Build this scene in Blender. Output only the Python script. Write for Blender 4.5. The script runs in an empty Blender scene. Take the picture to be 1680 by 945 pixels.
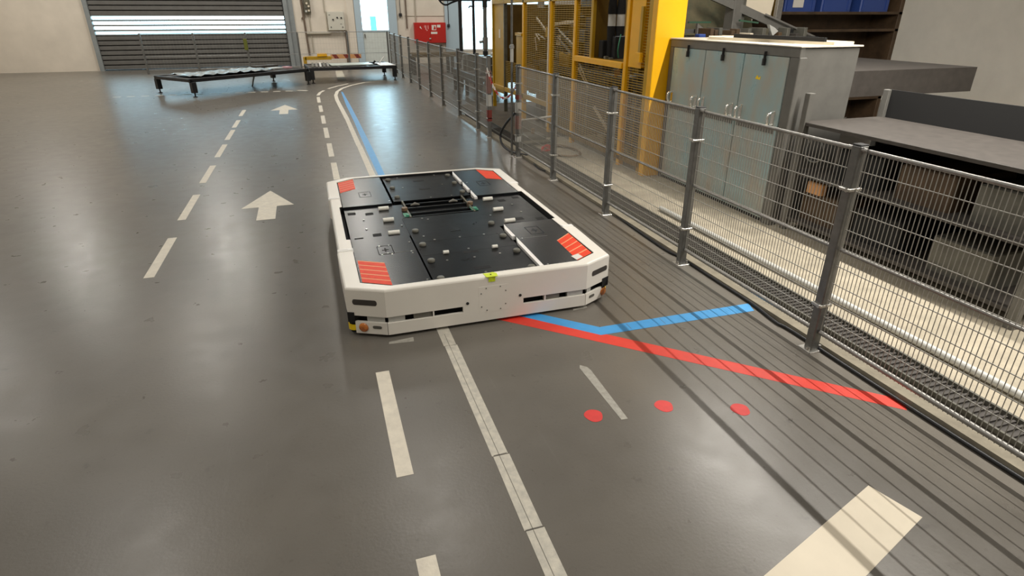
import bpy, math, random
from mathutils import Vector, Matrix
from math import sin, cos, pi, radians
C = bpy.context.scene
COL = C.collection
# ---------------------------------------------------------------- camera (1680 x 945 frame)
FPX, CX, CY, VX, VY = 970.0, 840.0, 472.5, 490.0, 22.0
pit = math.atan2(CY - VY, FPX)
up = Vector((0, -cos(pit), -sin(pit)))
yv = Vector((VX - CX, VY - CY, FPX)).normalized(); yv = (yv - up * yv.dot(up)).normalized()
xv = yv.cross(up)
rows = (xv, yv, up)
cam = bpy.data.objects.new('camera', bpy.data.cameras.new('camera'))
COL.objects.link(cam)
M = Matrix([[r[0], -r[1], -r[2]] for r in rows]).to_4x4()
M.translation = Vector((0, 0, 1.875))
cam.matrix_world = M
cam.data.sensor_width = 36; cam.data.lens = FPX / 1680 * 36; cam.data.clip_start = .05
C.camera = cam
# ---------------------------------------------------------------- world, exposure, lamps
C.view_settings.view_transform = 'Standard'; C.view_settings.look = 'None'
C.view_settings.gamma = 1; C.view_settings.use_curve_mapping = False
C.view_settings.exposure = 0.35
w = bpy.data.worlds.new('sky'); C.world = w; w.use_nodes = True
bg = w.node_tree.nodes['Background']
bg.inputs[0].default_value = (.58, .84, 1.0, 1); bg.inputs[1].default_value = 6.0

def area(name, loc, sx, sy, power, col=(1, .93, .83), rot=(0, 0, 0)):
    l = bpy.data.lights.new(name, 'AREA'); l.shape = 'RECTANGLE'; l.size = sx; l.size_y = sy
    l.energy = power; l.color = col
    o = bpy.data.objects.new(name, l); o.location = loc; o.rotation_euler = rot
    COL.objects.link(o); return o
TUBE = (4.40, 2.4, 3.35)                                   # fluorescent tube row over the cabinets
area('tube_light', (TUBE[0], TUBE[1], TUBE[2] - .035), .035, 6.2, 300, (1, .95, .87), (0, radians(-18), 0))
HALL = [(x, y) for y in (-4.5, 1.5, 8, 15, 22) for x in (-8, -3.4, 1.2, 7.2)]
for x, y in HALL:                                          # the ceiling luminaires
    area('ceiling_light', (x, y, 6.26), .5, 2.6, 170 if y > 20 else 85 if y > 14 else 62 if y > 0 else 30, (1, .955, .88))

# ---------------------------------------------------------------- materials
def mat(name, col, rough=.5, metal=0., noise=0., nscale=8., col2=None, bump=0., bscale=40., emit=0., spec=.5,
        rnoise=0., coat=0., stretch=None, detail=4, ior=1.5):
    m = bpy.data.materials.new(name); m.use_nodes = True
    nt = m.node_tree; b = nt.nodes['Principled BSDF']; L = nt.links.new
    b.inputs['Base Color'].default_value = (*col, 1); b.inputs['Roughness'].default_value = rough
    b.inputs['Metallic'].default_value = metal; b.inputs['Specular IOR Level'].default_value = spec
    b.inputs['Coat Weight'].default_value = coat; b.inputs['IOR'].default_value = ior
    if emit:
        b.inputs['Emission Color'].default_value = (*col, 1); b.inputs['Emission Strength'].default_value = emit
    tc = nt.nodes.new('ShaderNodeTexCoord'); src = tc.outputs['Object']
    if stretch:
        mp = nt.nodes.new('ShaderNodeMapping'); mp.inputs['Scale'].default_value = stretch
        L(src, mp.inputs[0]); src = mp.outputs[0]
    if noise or rnoise:
        n = nt.nodes.new('ShaderNodeTexNoise'); n.inputs['Scale'].default_value = nscale
        n.inputs['Detail'].default_value = detail; n.inputs['Roughness'].default_value = .6; L(src, n.inputs[0])
        r = nt.nodes.new('ShaderNodeMapRange'); r.inputs[1].default_value = .3; r.inputs[2].default_value = .7
        L(n.outputs[0], r.inputs[0])
        if noise:
            mx = nt.nodes.new('ShaderNodeMix'); mx.data_type = 'RGBA'
            c2 = col2 or tuple(c * (1 - noise) for c in col)
            mx.inputs[6].default_value = (*col, 1); mx.inputs[7].default_value = (*c2, 1)
            L(r.outputs[0], mx.inputs[0]); L(mx.outputs[2], b.inputs['Base Color'])
        if rnoise:
            rr = nt.nodes.new('ShaderNodeMapRange'); rr.inputs[3].default_value = rough - rnoise
            rr.inputs[4].default_value = rough + rnoise; L(r.outputs[0], rr.inputs[0]); L(rr.outputs[0], b.inputs['Roughness'])
    if bump:
        n2 = nt.nodes.new('ShaderNodeTexNoise'); n2.inputs['Scale'].default_value = bscale; n2.inputs['Detail'].default_value = 3
        L(src, n2.inputs[0])
        bp = nt.nodes.new('ShaderNodeBump'); bp.inputs['Strength'].default_value = bump; bp.inputs['Distance'].default_value = .01
        L(n2.outputs[0], bp.inputs['Height']); L(bp.outputs[0], b.inputs['Normal'])
    return m

def floor_material():
    m = bpy.data.materials.new('sealed_grey_floor'); m.use_nodes = True
    nt = m.node_tree; b = nt.nodes['Principled BSDF']; L = nt.links.new
    tc = nt.nodes.new('ShaderNodeTexCoord')
    def noise(scale, detail=4, rough=.6, st=None):
        src = tc.outputs['Object']
        if st:
            mp = nt.nodes.new('ShaderNodeMapping'); mp.inputs['Scale'].default_value = st; mp.inputs['Rotation'].default_value = (0, 0, .5)
            L(src, mp.inputs[0]); src = mp.outputs[0]
        n = nt.nodes.new('ShaderNodeTexNoise'); n.inputs['Scale'].default_value = scale
        n.inputs['Detail'].default_value = detail; n.inputs['Roughness'].default_value = rough; L(src, n.inputs[0]); return n.outputs[0]
    def rng(v, a, c, lo, hi):
        r = nt.nodes.new('ShaderNodeMapRange'); r.inputs[1].default_value = a; r.inputs[2].default_value = c
        r.inputs[3].default_value = lo; r.inputs[4].default_value = hi; L(v, r.inputs[0]); return r.outputs[0]
    def mix(fac, c1, c2):
        mx = nt.nodes.new('ShaderNodeMix'); mx.data_type = 'RGBA'; L(fac, mx.inputs[0])
        for i, c in ((6, c1), (7, c2)):
            if isinstance(c, tuple): mx.inputs[i].default_value = (*c, 1)
            else: L(c, mx.inputs[i])
        return mx.outputs[2]
    base = mix(rng(noise(.55, 5), .35, .65, 0, 1), (.150, .135, .112), (.116, .106, .091))
    speck = mix(rng(noise(38, 3, .7), .60, .72, 0, .35), base, (.075, .067, .056))
    stain = mix(rng(noise(5.5, 4, .65), .66, .74, 0, .45), speck, (.045, .041, .036))
    scuff = mix(rng(noise(2.2, 5, .7, (9, .6, 1)), .63, .72, 0, .22), stain, (.20, .19, .17))
    fine = mix(rng(noise(160, 2, .5), .3, .7, 0, .16), scuff, (.17, .16, .145))
    L(fine, b.inputs['Base Color'])
    L(rng(noise(6, 4, .55), .3, .7, .27, .34), b.inputs['Roughness'])
    b.inputs['Specular IOR Level'].default_value = .42
    bp = nt.nodes.new('ShaderNodeBump'); bp.inputs['Strength'].default_value = .05; bp.inputs['Distance'].default_value = .01
    L(noise(60, 3), bp.inputs['Height']); L(bp.outputs[0], b.inputs['Normal'])
    return m

def glass_material(name, tint=(.95, 1, 1)):
    m = bpy.data.materials.new(name); m.use_nodes = True; nt = m.node_tree; nt.nodes.clear(); L = nt.links.new
    o = nt.nodes.new('ShaderNodeOutputMaterial'); t = nt.nodes.new('ShaderNodeBsdfTransparent'); g = nt.nodes.new('ShaderNodeBsdfGlossy')
    g.inputs['Roughness'].default_value = .03; t.inputs[0].default_value = (*tint, 1)
    f = nt.nodes.new('ShaderNodeFresnel'); x = nt.nodes.new('ShaderNodeMixShader')
    L(f.outputs[0], x.inputs[0]); L(t.outputs[0], x.inputs[1]); L(g.outputs[0], x.inputs[2]); L(x.outputs[0], o.inputs[0])
    return m

FLOOR = floor_material()
WALL = mat('cream_plaster', (.70, .63, .53), .8, noise=.12, nscale=1.5, bump=.1)
CEIL = mat('ceiling_paint', (.14, .13, .12), .8)
GATE = mat('shutter_steel', (.13, .125, .115), .45, noise=.2, nscale=3)
GATEF = mat('gate_frame_paint', (.25, .27, .27), .5, noise=.2, nscale=4)
SEAL = mat('dark_rubber', (.02, .02, .02), .7)
GLASS = glass_material('window_glass')
DOORF = mat('door_frame_paint', (.42, .52, .58), .5)
DOORP = mat('door_panel_paint', (.62, .66, .62), .5, noise=.08)
TAPEW = mat('worn_cream_tape', (.74, .68, .56), .55, noise=.22, nscale=14, col2=(.60, .55, .46), bump=.15)
TAPEW2 = mat('worn_cream_tape_dirty', (.58, .54, .45), .55, noise=.4, nscale=22, col2=(.40, .38, .33), bump=.15)
SEAM = mat('tape_seam_dirt', (.13, .12, .10), .8)
BLUE = mat('blue_floor_tape', (.055, .32, .68), .45, noise=.12, nscale=10)
RED = mat('red_floor_tape', (.72, .045, .025), .45, noise=.15, nscale=10)
DOT = mat('red_floor_dot', (.68, .04, .035), .5, noise=.15, nscale=20)
GTAPE = mat('grey_tape', (.40, .38, .33), .5, noise=.3, nscale=30)
GALV = mat('galvanised_steel', (.33, .32, .30), .42, .75, noise=.25, nscale=30, rnoise=.1)
GALVD = mat('galvanised_post', (.21, .21, .20), .42, .7, noise=.25, nscale=20)
WIRE = mat('mesh_wire', (.32, .31, .28), .45, .4)
BOLT = mat('bright_bolt', (.6, .58, .54), .3, .9)
CONC = mat('bare_concrete', (.42, .37, .28), .85, noise=.3, nscale=5, bump=.4, bscale=30)
KERB = mat('kerb_concrete', (.27, .24, .18), .85, noise=.3, nscale=9, bump=.3)
DUCT = mat('dark_cable_duct', (.06, .052, .045), .6, noise=.3, nscale=12)
BLACKC = mat('black_cable', (.012, .013, .016), .45)
YEL = mat('machine_yellow', (.88, .45, .004), .38, noise=.1, nscale=3)
AMB = mat('machine_ochre', (.50, .29, .008), .42, noise=.2, nscale=3)
AMBD = mat('machine_dark_ochre', (.19, .105, .005), .5, noise=.3, nscale=4)
YWIRE = mat('yellow_mesh_wire', (.36, .22, .025), .5)
CAB = mat('cabinet_blue_grey', (.30, .46, .49), .34, .1, noise=.5, nscale=5, col2=(.40, .37, .31), rnoise=.1, stretch=(1, 1, .45), detail=7)
CABF = mat('cabinet_frame_grey', (.16, .155, .14), .5, .2, noise=.2, nscale=6)
CABT = mat('cabinet_top', (.60, .55, .46), .6, noise=.3, nscale=6)
CHROME = mat('chrome', (.9, .9, .88), .22, 1)
WHITE = mat('agv_white_paint', (.84, .80, .72), .35, noise=.05, nscale=3, coat=.15)
RIMW = mat('agv_rim_white', (.88, .86, .82), .35, coat=.15)
DECK = mat('agv_black_plate', (.011, .012, .013), .27, noise=.25, nscale=3, spec=.5, ior=1.30)
DECKL = mat('agv_black_deck', (.005, .0055, .006), .32, noise=.3, nscale=5, rnoise=.05, spec=.5, ior=1.22)
VOID = mat('matt_black', (.004, .004, .004), .8)
INNER = mat('agv_inner_grey', (.20, .19, .16), .6, noise=.3, nscale=20)
STRR = mat('reflective_red', (.84, .05, .008), .55, noise=.15, nscale=25)
STRC = mat('reflective_cream', (.78, .33, .16), .5)
ROLL = mat('roller_plastic', (.78, .76, .68), .4)
KNOB = mat('rubber_buffer', (.13, .125, .10), .45)
GREEN = mat('green_board', (.05, .30, .17), .4, noise=.4, nscale=60)
DGRN = mat('dull_green', (.04, .10, .06), .5)
BROWN = mat('brown_knob', (.20, .13, .07), .5)
AMBER = mat('amber_lens', (.75, .25, .04), .2, noise=.5, nscale=30, col2=(.35, .09, .02), coat=.6)
LIDY = mat('scanner_yellow', (.9, .62, .01), .4)
LIME = mat('lime_marker', (.70, .85, .02), .5, noise=.3, nscale=60)
BARK = mat('black_frame_paint', (.012, .012, .014), .4, rnoise=.1)
STEELP = mat('bright_sheet', (.62, .68, .62), .3, .2, noise=.3, nscale=4)
PLAST = mat('plastic_film', (.55, .60, .60), .25, noise=.5, nscale=5, col2=(.2, .24, .25), bump=.8, bscale=12)
GREYM = mat('machine_grey', (.16, .155, .13), .5, .3, noise=.4, nscale=7)
GRNB = mat('oily_green_brown', (.15, .125, .07), .5, .2, noise=.6, nscale=6, col2=(.07, .075, .04), rnoise=.12)
OLIVE = mat('olive_grey_steel', (.17, .155, .11), .5, .3, noise=.5, nscale=6)
CREAM = mat('cream_panel', (.70, .62, .48), .5, noise=.06)
BLUEC = mat('blue_crate', (.03, .07, .28), .45)
BRN = mat('dark_brown_steel', (.10, .06, .03), .6, noise=.5, nscale=6)
LGREY = mat('light_grey_plastic', (.5, .5, .47), .4)
REDC = mat('red_enamel', (.48, .018, .012), .4, noise=.1, nscale=2)
CHW = mat('white_paint', (.72, .68, .62), .5)
DRED = mat('barrier_dark_red', (.20, .03, .02), .5)
ORNG = mat('barrier_orange', (.60, .30, .12), .5)
ELB = mat('enclosure_grey', (.56, .54, .46), .45)
PINKW = mat('faded_red_wrap', (.24, .13, .11), .5)
PIPE = mat('conduit_grey', (.42, .38, .30), .5)
PIPED = mat('conduit_brown', (.14, .10, .07), .5)
LIMEJ = mat('lime_marker_tag', (.11, .12, .01), .6)
OUTG = mat('outside_yard', (.5, .5, .47), .9, noise=.2)
CYAN = mat('outside_cyan_panel', (.15, .60, .66), .6)
LAMP = mat('lamp_diffuser', (1, .95, .85), .4, emit=5)
CARD = mat('cardboard_cream', (.62, .55, .42), .8)

# ---------------------------------------------------------------- mesh helpers
class MB:
    def __init__(s): s.v = []; s.f = []; s.m = []; s.sm = []
    def add(s, vs, fs, mi=0, smooth=False):
        n = len(s.v); s.v += [tuple(v) for v in vs]; s.f += [tuple(i + n for i in f) for f in fs]
        s.m += [mi] * len(fs); s.sm += [smooth] * len(fs); return s
    def box(s, x0, x1, y0, y1, z0, z1, mi=0):
        v = [(x, y, z) for z in (z0, z1) for y in (y0, y1) for x in (x0, x1)]
        return s.add(v, [(0, 2, 3, 1), (4, 5, 7, 6), (0, 1, 5, 4), (2, 6, 7, 3), (0, 4, 6, 2), (1, 3, 7, 5)], mi)
    def rbox(s, x0, x1, y0, y1, z0, z1, b=.005, mi=0):      # box with chamfered top and side edges
        p = [(x0 + b, y0), (x1 - b, y0), (x1, y0 + b), (x1, y1 - b), (x1 - b, y1), (x0 + b, y1), (x0, y1 - b), (x0, y0 + b)]
        q = [(min(max(x, x0 + b), x1 - b), min(max(y, y0 + b), y1 - b)) for x, y in p]
        vs = [(x, y, z0) for x, y in p] + [(x, y, z1 - b) for x, y in p] + [(x, y, z1) for x, y in q]
        fs = [tuple(range(7, -1, -1)), tuple(range(16, 24))]
        for k in (0, 8): fs += [(k + i, k + (i + 1) % 8, k + 8 + (i + 1) % 8, k + 8 + i) for i in range(8)]
        return s.add(vs, fs, mi)
    def prism(s, poly, z0, z1, mi=0):
        n = len(poly); vs = [(x, y, z0) for x, y in poly] + [(x, y, z1) for x, y in poly]
        fs = [tuple(range(n - 1, -1, -1)), tuple(range(n, 2 * n))] + [(i, (i + 1) % n, n + (i + 1) % n, n + i) for i in range(n)]
        return s.add(vs, fs, mi)
    def extr(s, pts, d, mi=0):                               # polygon of 3D points pushed along d
        n = len(pts); P = [Vector(p) for p in pts]; d = Vector(d)
        return s.add([*P, *[p + d for p in P]], [tuple(range(n - 1, -1, -1)), tuple(range(n, 2 * n))] +
                     [(i, (i + 1) % n, n + (i + 1) % n, n + i) for i in range(n)], mi)
    def bar(s, a, b, wd, h, mi=0):                           # rectangular bar a->b
        a, b = Vector(a), Vector(b); d = (b - a).normalized()
        u = Vector((0, 0, 1)) if abs(d.z) < .9 else Vector((0, 1, 0))
        r = d.cross(u).normalized(); u = r.cross(d).normalized()
        c = [(-wd / 2, -h / 2), (wd / 2, -h / 2), (wd / 2, h / 2), (-wd / 2, h / 2)]
        return s.add([a + r * x + u * y for x, y in c] + [b + r * x + u * y for x, y in c],
                     [(3, 2, 1, 0), (4, 5, 6, 7)] + [(i, (i + 1) % 4, 4 + (i + 1) % 4, 4 + i) for i in range(4)], mi)
    def tube(s, pts, r, n=8, mi=0, closed=False):
        P = [Vector(p) for p in pts]; N = len(P); ring = []; ref = None
        for i, p in enumerate(P):
            a = P[i - 1] if (i or closed) else P[i]; b = P[(i + 1) % N] if (i < N - 1 or closed) else P[i]
            d = (b - a).normalized()
            if ref is None: ref = Vector((0, 0, 1)) if abs(d.z) < .9 else Vector((1, 0, 0))
            u = (ref - d * ref.dot(d)).normalized(); ref = u; v = d.cross(u)
            rr = r[i] if isinstance(r, (list, tuple)) else r
            ring.append([p + (u * cos(2 * pi * k / n) + v * sin(2 * pi * k / n)) * rr for k in range(n)])
        vs = [q for g in ring for q in g]; fs = []
        for i in range(N if closed else N - 1):
            j = (i + 1) % N
            fs += [(i * n + k, i * n + (k + 1) % n, j * n + (k + 1) % n, j * n + k) for k in range(n)]
        s.add(vs, fs, mi, True)
        if not closed: s.add(ring[0] + ring[-1], [tuple(range(n - 1, -1, -1)), tuple(range(n, 2 * n))], mi)
        return s
    def cyl(s, a, b, r, n=12, mi=0): return s.tube([a, b], r, n, mi)

PL = {}
def part(name, mb, mats, parent=None, kind=None, label=None, cat=None, group=None, loc=None):
    me = bpy.data.meshes.new(name); o = bpy.data.objects.new(name, me); COL.objects.link(o)
    if parent is not None: L0 = PL[parent.name]; o.parent = parent
    else: L0 = Vector(loc or (0, 0, 0)); o.location = L0
    PL[o.name] = L0
    me.from_pydata([tuple(Vector(v) - L0) for v in mb.v], [], mb.f)
    for m in (mats if isinstance(mats, (list, tuple)) else [mats]): me.materials.append(m)
    me.polygons.foreach_set('material_index', mb.m); me.polygons.foreach_set('use_smooth', mb.sm)
    me.validate(); me.update()
    if kind: o['kind'] = kind
    if label: o['label'] = label
    if cat: o['category'] = cat
    if group: o['group'] = group
    return o
def thing(name, label, cat, loc, group=None):
    o = bpy.data.objects.new(name, None); COL.objects.link(o); o.location = loc; PL[o.name] = Vector(loc)
    o['label'] = label; o['category'] = cat
    if group: o['group'] = group
    return o
def struct(name, mb, m, parent=None): return part(name, mb, m, parent, kind=None if parent else 'structure')
def one(name, mb, m, label, cat, loc, group=None): return part(name, mb, m, None, label=label, cat=cat, group=group, loc=loc)
def dup(root, delta, label=None):
    r = root.copy(); COL.objects.link(r); r.location = root.location + Vector(delta); PL[r.name] = Vector(r.location)
    if label: r['label'] = label
    for ch in root.children:
        c = ch.copy(); COL.objects.link(c); c.parent = r
        for g in ch.children:
            d = g.copy(); COL.objects.link(d); d.parent = c
    return r
def pieces(name, spots, mk, m, parent):                      # alike pieces sharing one mesh
    first = None
    for p in spots:
        if first is None:
            first = part(name, mk(), m, parent); first.location = first.location + Vector(p)
        else:
            o = first.copy(); COL.objects.link(o); o.location = first.location - Vector(spots[0]) + Vector(p); PL[o.name] = PL[first.name]
    return first
def at_origin(parent, mb):                                   # shift a mesh made round 0,0,0 to the parent's place
    L0 = PL[parent.name]; mb.v = [tuple(Vector(v) + L0) for v in mb.v]; return mb

# ---------------------------------------------------------------- setting
RX0, RX1, RY0, RY1, RZ = -11, 13, -8, 26, 6.6
struct('floor', MB().box(RX0, RX1, RY0, RY1, -.2, 0), FLOOR)
struct('ceiling', MB().box(RX0, RX1, RY0, RY1, RZ, RZ + .2), CEIL)
struct('wall_left', MB().box(RX0 - .2, RX0, RY0, RY1, 0, RZ), WALL)
struct('wall_right', MB().box(RX1, RX1 + .2, RY0, RY1, 0, RZ), WALL)
struct('wall_front', MB().box(RX0, RX1, RY0 - .2, RY0, 0, RZ), WALL)
wb = MB()
WY = RY1
def wseg(x0, x1, z0, z1): wb.box(x0, x1, WY, WY + .3, z0, z1)
GX0, GX1, GZ = -7.0, -.36, 4.6
DX0, DX1, DZ = 2.06, 3.67, 4.2
NX0, NX1, NZ0, NZ1 = 6.3, 10.5, .45, 4.6
wseg(RX0, GX0, 0, RZ); wseg(GX0, GX1, GZ, RZ); wseg(GX1, DX0, 0, RZ); wseg(DX0, DX1, DZ, RZ)
wseg(DX1, NX0, 0, RZ); wseg(NX0, NX1, 0, NZ0); wseg(NX0, NX1, NZ1, RZ); wseg(NX1, RX1, 0, RZ)
back = struct('wall_back', wb, WALL)
# pilaster and narrow wall ledges seen between the gate and the door
struct('trim_1', MB().box(1.78, 2.04, WY - .06, WY, 0, RZ), WALL)
struct('trim_2', MB().box(5.62, 6.28, WY - .10, WY, 0, RZ), DOORF)
# outside
struct('ground_outside', MB().box(-40, 60, WY + .3, 90, -.3, -.02), OUTG)
one('yard_sign', MB().box(3.15, 3.42, 31, 31.12, .0, 1.75), CYAN,
    'pale cyan upright panel standing outside behind the glazed door', 'sign', (3.28, 31, 0))
# roller shutter gate
gate = MB().box(GX1 - .16, GX1 - .02, WY - .12, WY + .05, 0, GZ).box(GX0, GX0 + .14, WY - .12, WY + .05, 0, GZ).box(GX0, GX1, WY - .16, WY + .1, GZ - .3, GZ)
g = struct('door_1', gate, GATEF)
part('guide_rail', MB().box(GX1 - .02, GX1 + .18, WY - .05, WY - .005, 0, 5.2), GATEF, g)
part('seal_strip', MB().box(GX1 - .19, GX1 - .16, WY - .1, WY + .04, 0, GZ), SEAL, g)
pitch = .162
for i in range(27):
    z = .03 + i * pitch
    x0, x1 = GX0 + .14, GX1 - .19
    if 1.20 < z + pitch / 2 < 1.84:
        part('glazed_lath', MB().box(x0, x1, WY - .03, WY - .022, z + .022, z + pitch - .022), GLASS, g)
        part('lath_rail', MB().box(x0, x1, WY - .045, WY - .005, z + pitch - .032, z + pitch + .032), GATEF, g)
        if z < 1.3: part('lath_rail', MB().box(x0, x1, WY - .045, WY - .005, z - .008, z + .022), GATE, g)
    else:
        part('lath', MB().extr([(x0, WY - .01, z), (x0, WY - .055, z + .02), (x0, WY - .055, z + pitch - .045), (x0, WY - .02, z + pitch - .02), (x0, WY + .01, z + pitch - .02)], (x1 - x0, 0, 0)), GATE, g)
part('joint_backing', MB().box(GX0 + .14, GX1 - .19, WY + .012, WY + .02, 0, 1.2).box(GX0 + .14, GX1 - .19, WY + .012, WY + .02, 1.86, GZ - .3), SEAL, g)
# door with tall glazing
d = struct('door_2', MB().box(2.06, 2.31, WY - .08, WY + .12, 0, DZ).box(3.34, 3.67, WY - .08, WY + .12, 0, DZ).box(2.31, 3.34, WY - .06, WY + .1, DZ - .1, DZ)
           .box(2.31, 3.34, WY - .05, WY + .08, 1.20, 1.27).box(2.31, 3.34, WY - .05, WY + .08, 2.9, 2.97), DOORF)
part('door_panel', MB().rbox(2.31, 3.34, WY - .04, WY + .02, .02, 1.20), DOORP, d)
part('pane', MB().box(2.31, 3.34, WY, WY + .01, 1.27, 2.9), GLASS, d)
part('pane', MB().box(2.31, 3.34, WY, WY + .01, 2.97, DZ - .1), GLASS, d)
part('door_handle', MB().box(2.36, 2.39, WY - .09, WY - .04, 1.0, 1.14), GALVD, d)
# big window
wn = struct('window_1', MB().box(NX0, NX1, WY - .02, WY + .2, NZ0, NZ0 + .06).box(NX0, NX1, WY - .02, WY + .2, NZ1 - .08, NZ1)
            .box(NX0, NX0 + .06, WY - .02, WY + .2, NZ0, NZ1).box(NX1 - .06, NX1, WY - .02, WY + .2, NZ0, NZ1)
            .box(8.1, 8.16, WY, WY + .1, NZ0, NZ1), CHW)
part('pane', MB().box(NX0 + .06, 8.1, WY + .04, WY + .05, NZ0 + .06, NZ1 - .08), GLASS, wn)
part('pane', MB().box(8.16, NX1 - .06, WY + .04, WY + .05, NZ0 + .06, NZ1 - .08), GLASS, wn)
# concrete strip, kerb and cable duct beyond the fence
struct('trim_3', MB().box(3.15, 4.6, -3, 9.2, 0, .022), CONC)
struct('trim_4', MB().prism([(2.79, -3), (2.90, -3), (2.90, 12), (2.79, 12)], 0, .03), KERB)
struct('trim_6', MB().box(3.15, 7.0, 9.2, 13.4, 0, .02).box(4.6, 7.0, 6.6, 9.2, 0, .02), mat('oily_brown_floor', (.11, .085, .055), .75, noise=.4, nscale=5))
dk = struct('trim_5', MB().box(2.93, 3.13, -3, 12.0, 0, .035), DUCT)
part('duct_edge', MB().box(2.93, 2.945, -3, 12, .035, .06).box(3.115, 3.13, -3, 12, .035, .06), GREYM, dk)
rb = MB()
for i in range(330): rb.box(2.95, 3.11, -3 + i * .04, -3 + i * .04 + .014, .035, .046)
part('grating_bars', rb, DUCT, dk, kind='stuff')

# ---------------------------------------------------------------- lamps
def tubefix(name, x, y, z, ln, label, group=None):
    t = thing(name, label, 'lamp', (x, y, z), group)
    part('housing', MB().rbox(x - .06, x + .06, y - ln / 2, y + ln / 2, z, z + .07, .01), CHW, t)
    part('tube', MB().cyl((x, y - ln / 2 + .05, z - .012), (x, y + ln / 2 - .05, z - .012), .013), LAMP, t)
    part('hanger', MB().cyl((x, y - ln / 3, z + .06), (x, y - ln / 3, RZ), .006, 6), GALVD, t)
    part('hanger', MB().cyl((x, y + ln / 3, z + .06), (x, y + ln / 3, RZ), .006, 6), GALVD, t)
tubefix('tube_lamp', *TUBE, 6.3, 'long fluorescent tube lamp hanging over the grey cabinets')
for i, (x, y) in enumerate(HALL):
    t = thing('ceiling_lamp', 'flat white luminaire hanging under the hall ceiling, one of the rows', 'lamp', (x, y, 6.3), 'hall ceiling luminaires')
    part('housing', MB().rbox(x - .3, x + .3, y - 1.4, y + 1.4, 6.3, 6.38, .01), CHW, t)
    part('hanger', MB().cyl((x, y - 1, 6.37), (x, y - 1, RZ), .008, 6), GALVD, t)
    part('hanger', MB().cyl((x, y + 1, 6.37), (x, y + 1, RZ), .008, 6), GALVD, t)

# ---------------------------------------------------------------- floor markings
Z1 = .0004
def strip(a, b, wd, z0=0., z1=.0012):
    a, b = Vector((*a, 0)), Vector((*b, 0)); dd = (b - a).normalized(); r = Vector((dd.y, -dd.x, 0)) * wd / 2
    return MB().prism([tuple((a - r)[:2]), tuple((a + r)[:2]), tuple((b + r)[:2]), tuple((b - r)[:2])][::1], z0, z1)
def ring_strip(pts, wd, z0=0., z1=.0012):
    m = MB(); P = [Vector((*p, 0)) for p in pts]; L_, R_ = [], []
    for i, p in enumerate(P):
        dd = (P[min(i + 1, len(P) - 1)] - P[max(i - 1, 0)]).normalized(); r = Vector((dd.y, -dd.x, 0)) * wd / 2
        L_.append(p - r); R_.append(p + r)
    for i in range(len(P) - 1):
        q = [L_[i], R_[i], R_[i + 1], L_[i + 1]]
        m.prism([(v.x, v.y) for v in q], z0, z1)
    return m
t = thing('dashed_lane_line', 'dashed cream tape line left of the white vehicle, bending right at the end', 'floor marking', (.185, 2, 0))
DW = .076
for a in (.62, 2.09, 7.56, 8.93, 10.42, 11.89, 13.42, 14.92):
    b = {.62: 1.63, 2.09: 2.98, 7.56: 8.52, 14.92: 15.97}.get(a, a + 1.0)
    part('dash', strip((.182, a), (.188, b), DW), TAPEW, t)
part('dash', strip((.18, 3.55), (.182, 4.55), DW), TAPEW, t)
part('dash', strip((.182, 5.05), (.182, 6.05), DW), TAPEW, t)
for q in ([(.19, 16.3), (.26, 16.9), (.37, 17.35)], [(.50, 17.75), (.78, 18.35), (1.1, 18.85)]): part('dash', ring_strip(q, DW), TAPEW, t)
t = thing('solid_lane_line', 'solid cream tape line running under the vehicle and curving right at the bend', 'floor marking', (.625, 2, 0))
ys = [.55, 1.63, 2.09, 3.15, 4.6, 6.2, 7.55, 9.6, 12.3]
for i in range(len(ys) - 1):
    part('tape_strip', strip((.625, ys[i]), (.63, ys[i + 1] - .004), .078), TAPEW2 if ys[i] < 3.2 else TAPEW, t)
part('tape_strip', ring_strip([(.63, 12.3), (.61, 14.2), (.60, 15.3), (.62, 16.2), (.70, 17.0), (.86, 17.7), (1.15, 18.4), (1.6, 19.1), (2.1, 19.4), (2.45, 19.5)], .085), TAPEW, t)
part('tape_seam', MB().box(.62, .6225, .55, 3.3, .0012, .0016).box(.59, .665, 1.628, 1.634, .0012, .0016).box(.595, .66, 2.09, 2.096, .0012, .0016), SEAM, t)
def arrow(cx, y0, y1, ym, hw, sw, skew, label):
    P = [(cx - sw + skew * .5, y0), (cx + sw + skew * .5, y0), (cx + sw, ym), (cx + hw, ym - skew), (cx, y1), (cx - hw, ym + skew * 0), (cx - sw, ym)]
    one('floor_arrow', MB().prism(P, 0, .0012), TAPEW, label, 'arrow marking', (cx, y0, 0))
arrow(-.584, 6.15, 7.27, 6.61, .265, .09, .0, 'cream arrow on the floor nearer the camera, left of the vehicle')
arrow(-.565, 13.36, 14.76, 13.95, .275, .088, .0, 'far cream arrow on the floor, smaller and close to the black tables')
t = thing('dashed_lane_edge', 'short cream dashes at the far left edge of the arrow lane', 'floor marking', (-1.38, 12, 0))
for a in (4.9, 6.4, 7.9, 9.4, 10.75, 11.95, 13.35): part('dash', strip((-1.385, a), (-1.375, a + (.95 if a < 11 else .86)), DW), TAPEW, t)
t = thing('dashed_cross_line', 'row of short dull dashes running across the floor before the left black table', 'floor marking', (-1, 17.5, 0))
for i in range(14): part('dash', strip((-.42 - i * .31, 17.52 + .0 * i), (-.60 - i * .31, 17.53), .13), TAPEW2, t)
part('dash', strip((-.05, 17.45), (-.30, 17.62), .10), TAPEW, t)
one('faded_floor_band', MB().prism([(.86, 19.6), (1.12, 19.5), (1.22, 23.4), (.98, 23.4)], 0, .0008), PIPE, 'wide faded band on the floor under the right hand black table', 'floor marking', (1, 21, 0))
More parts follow.
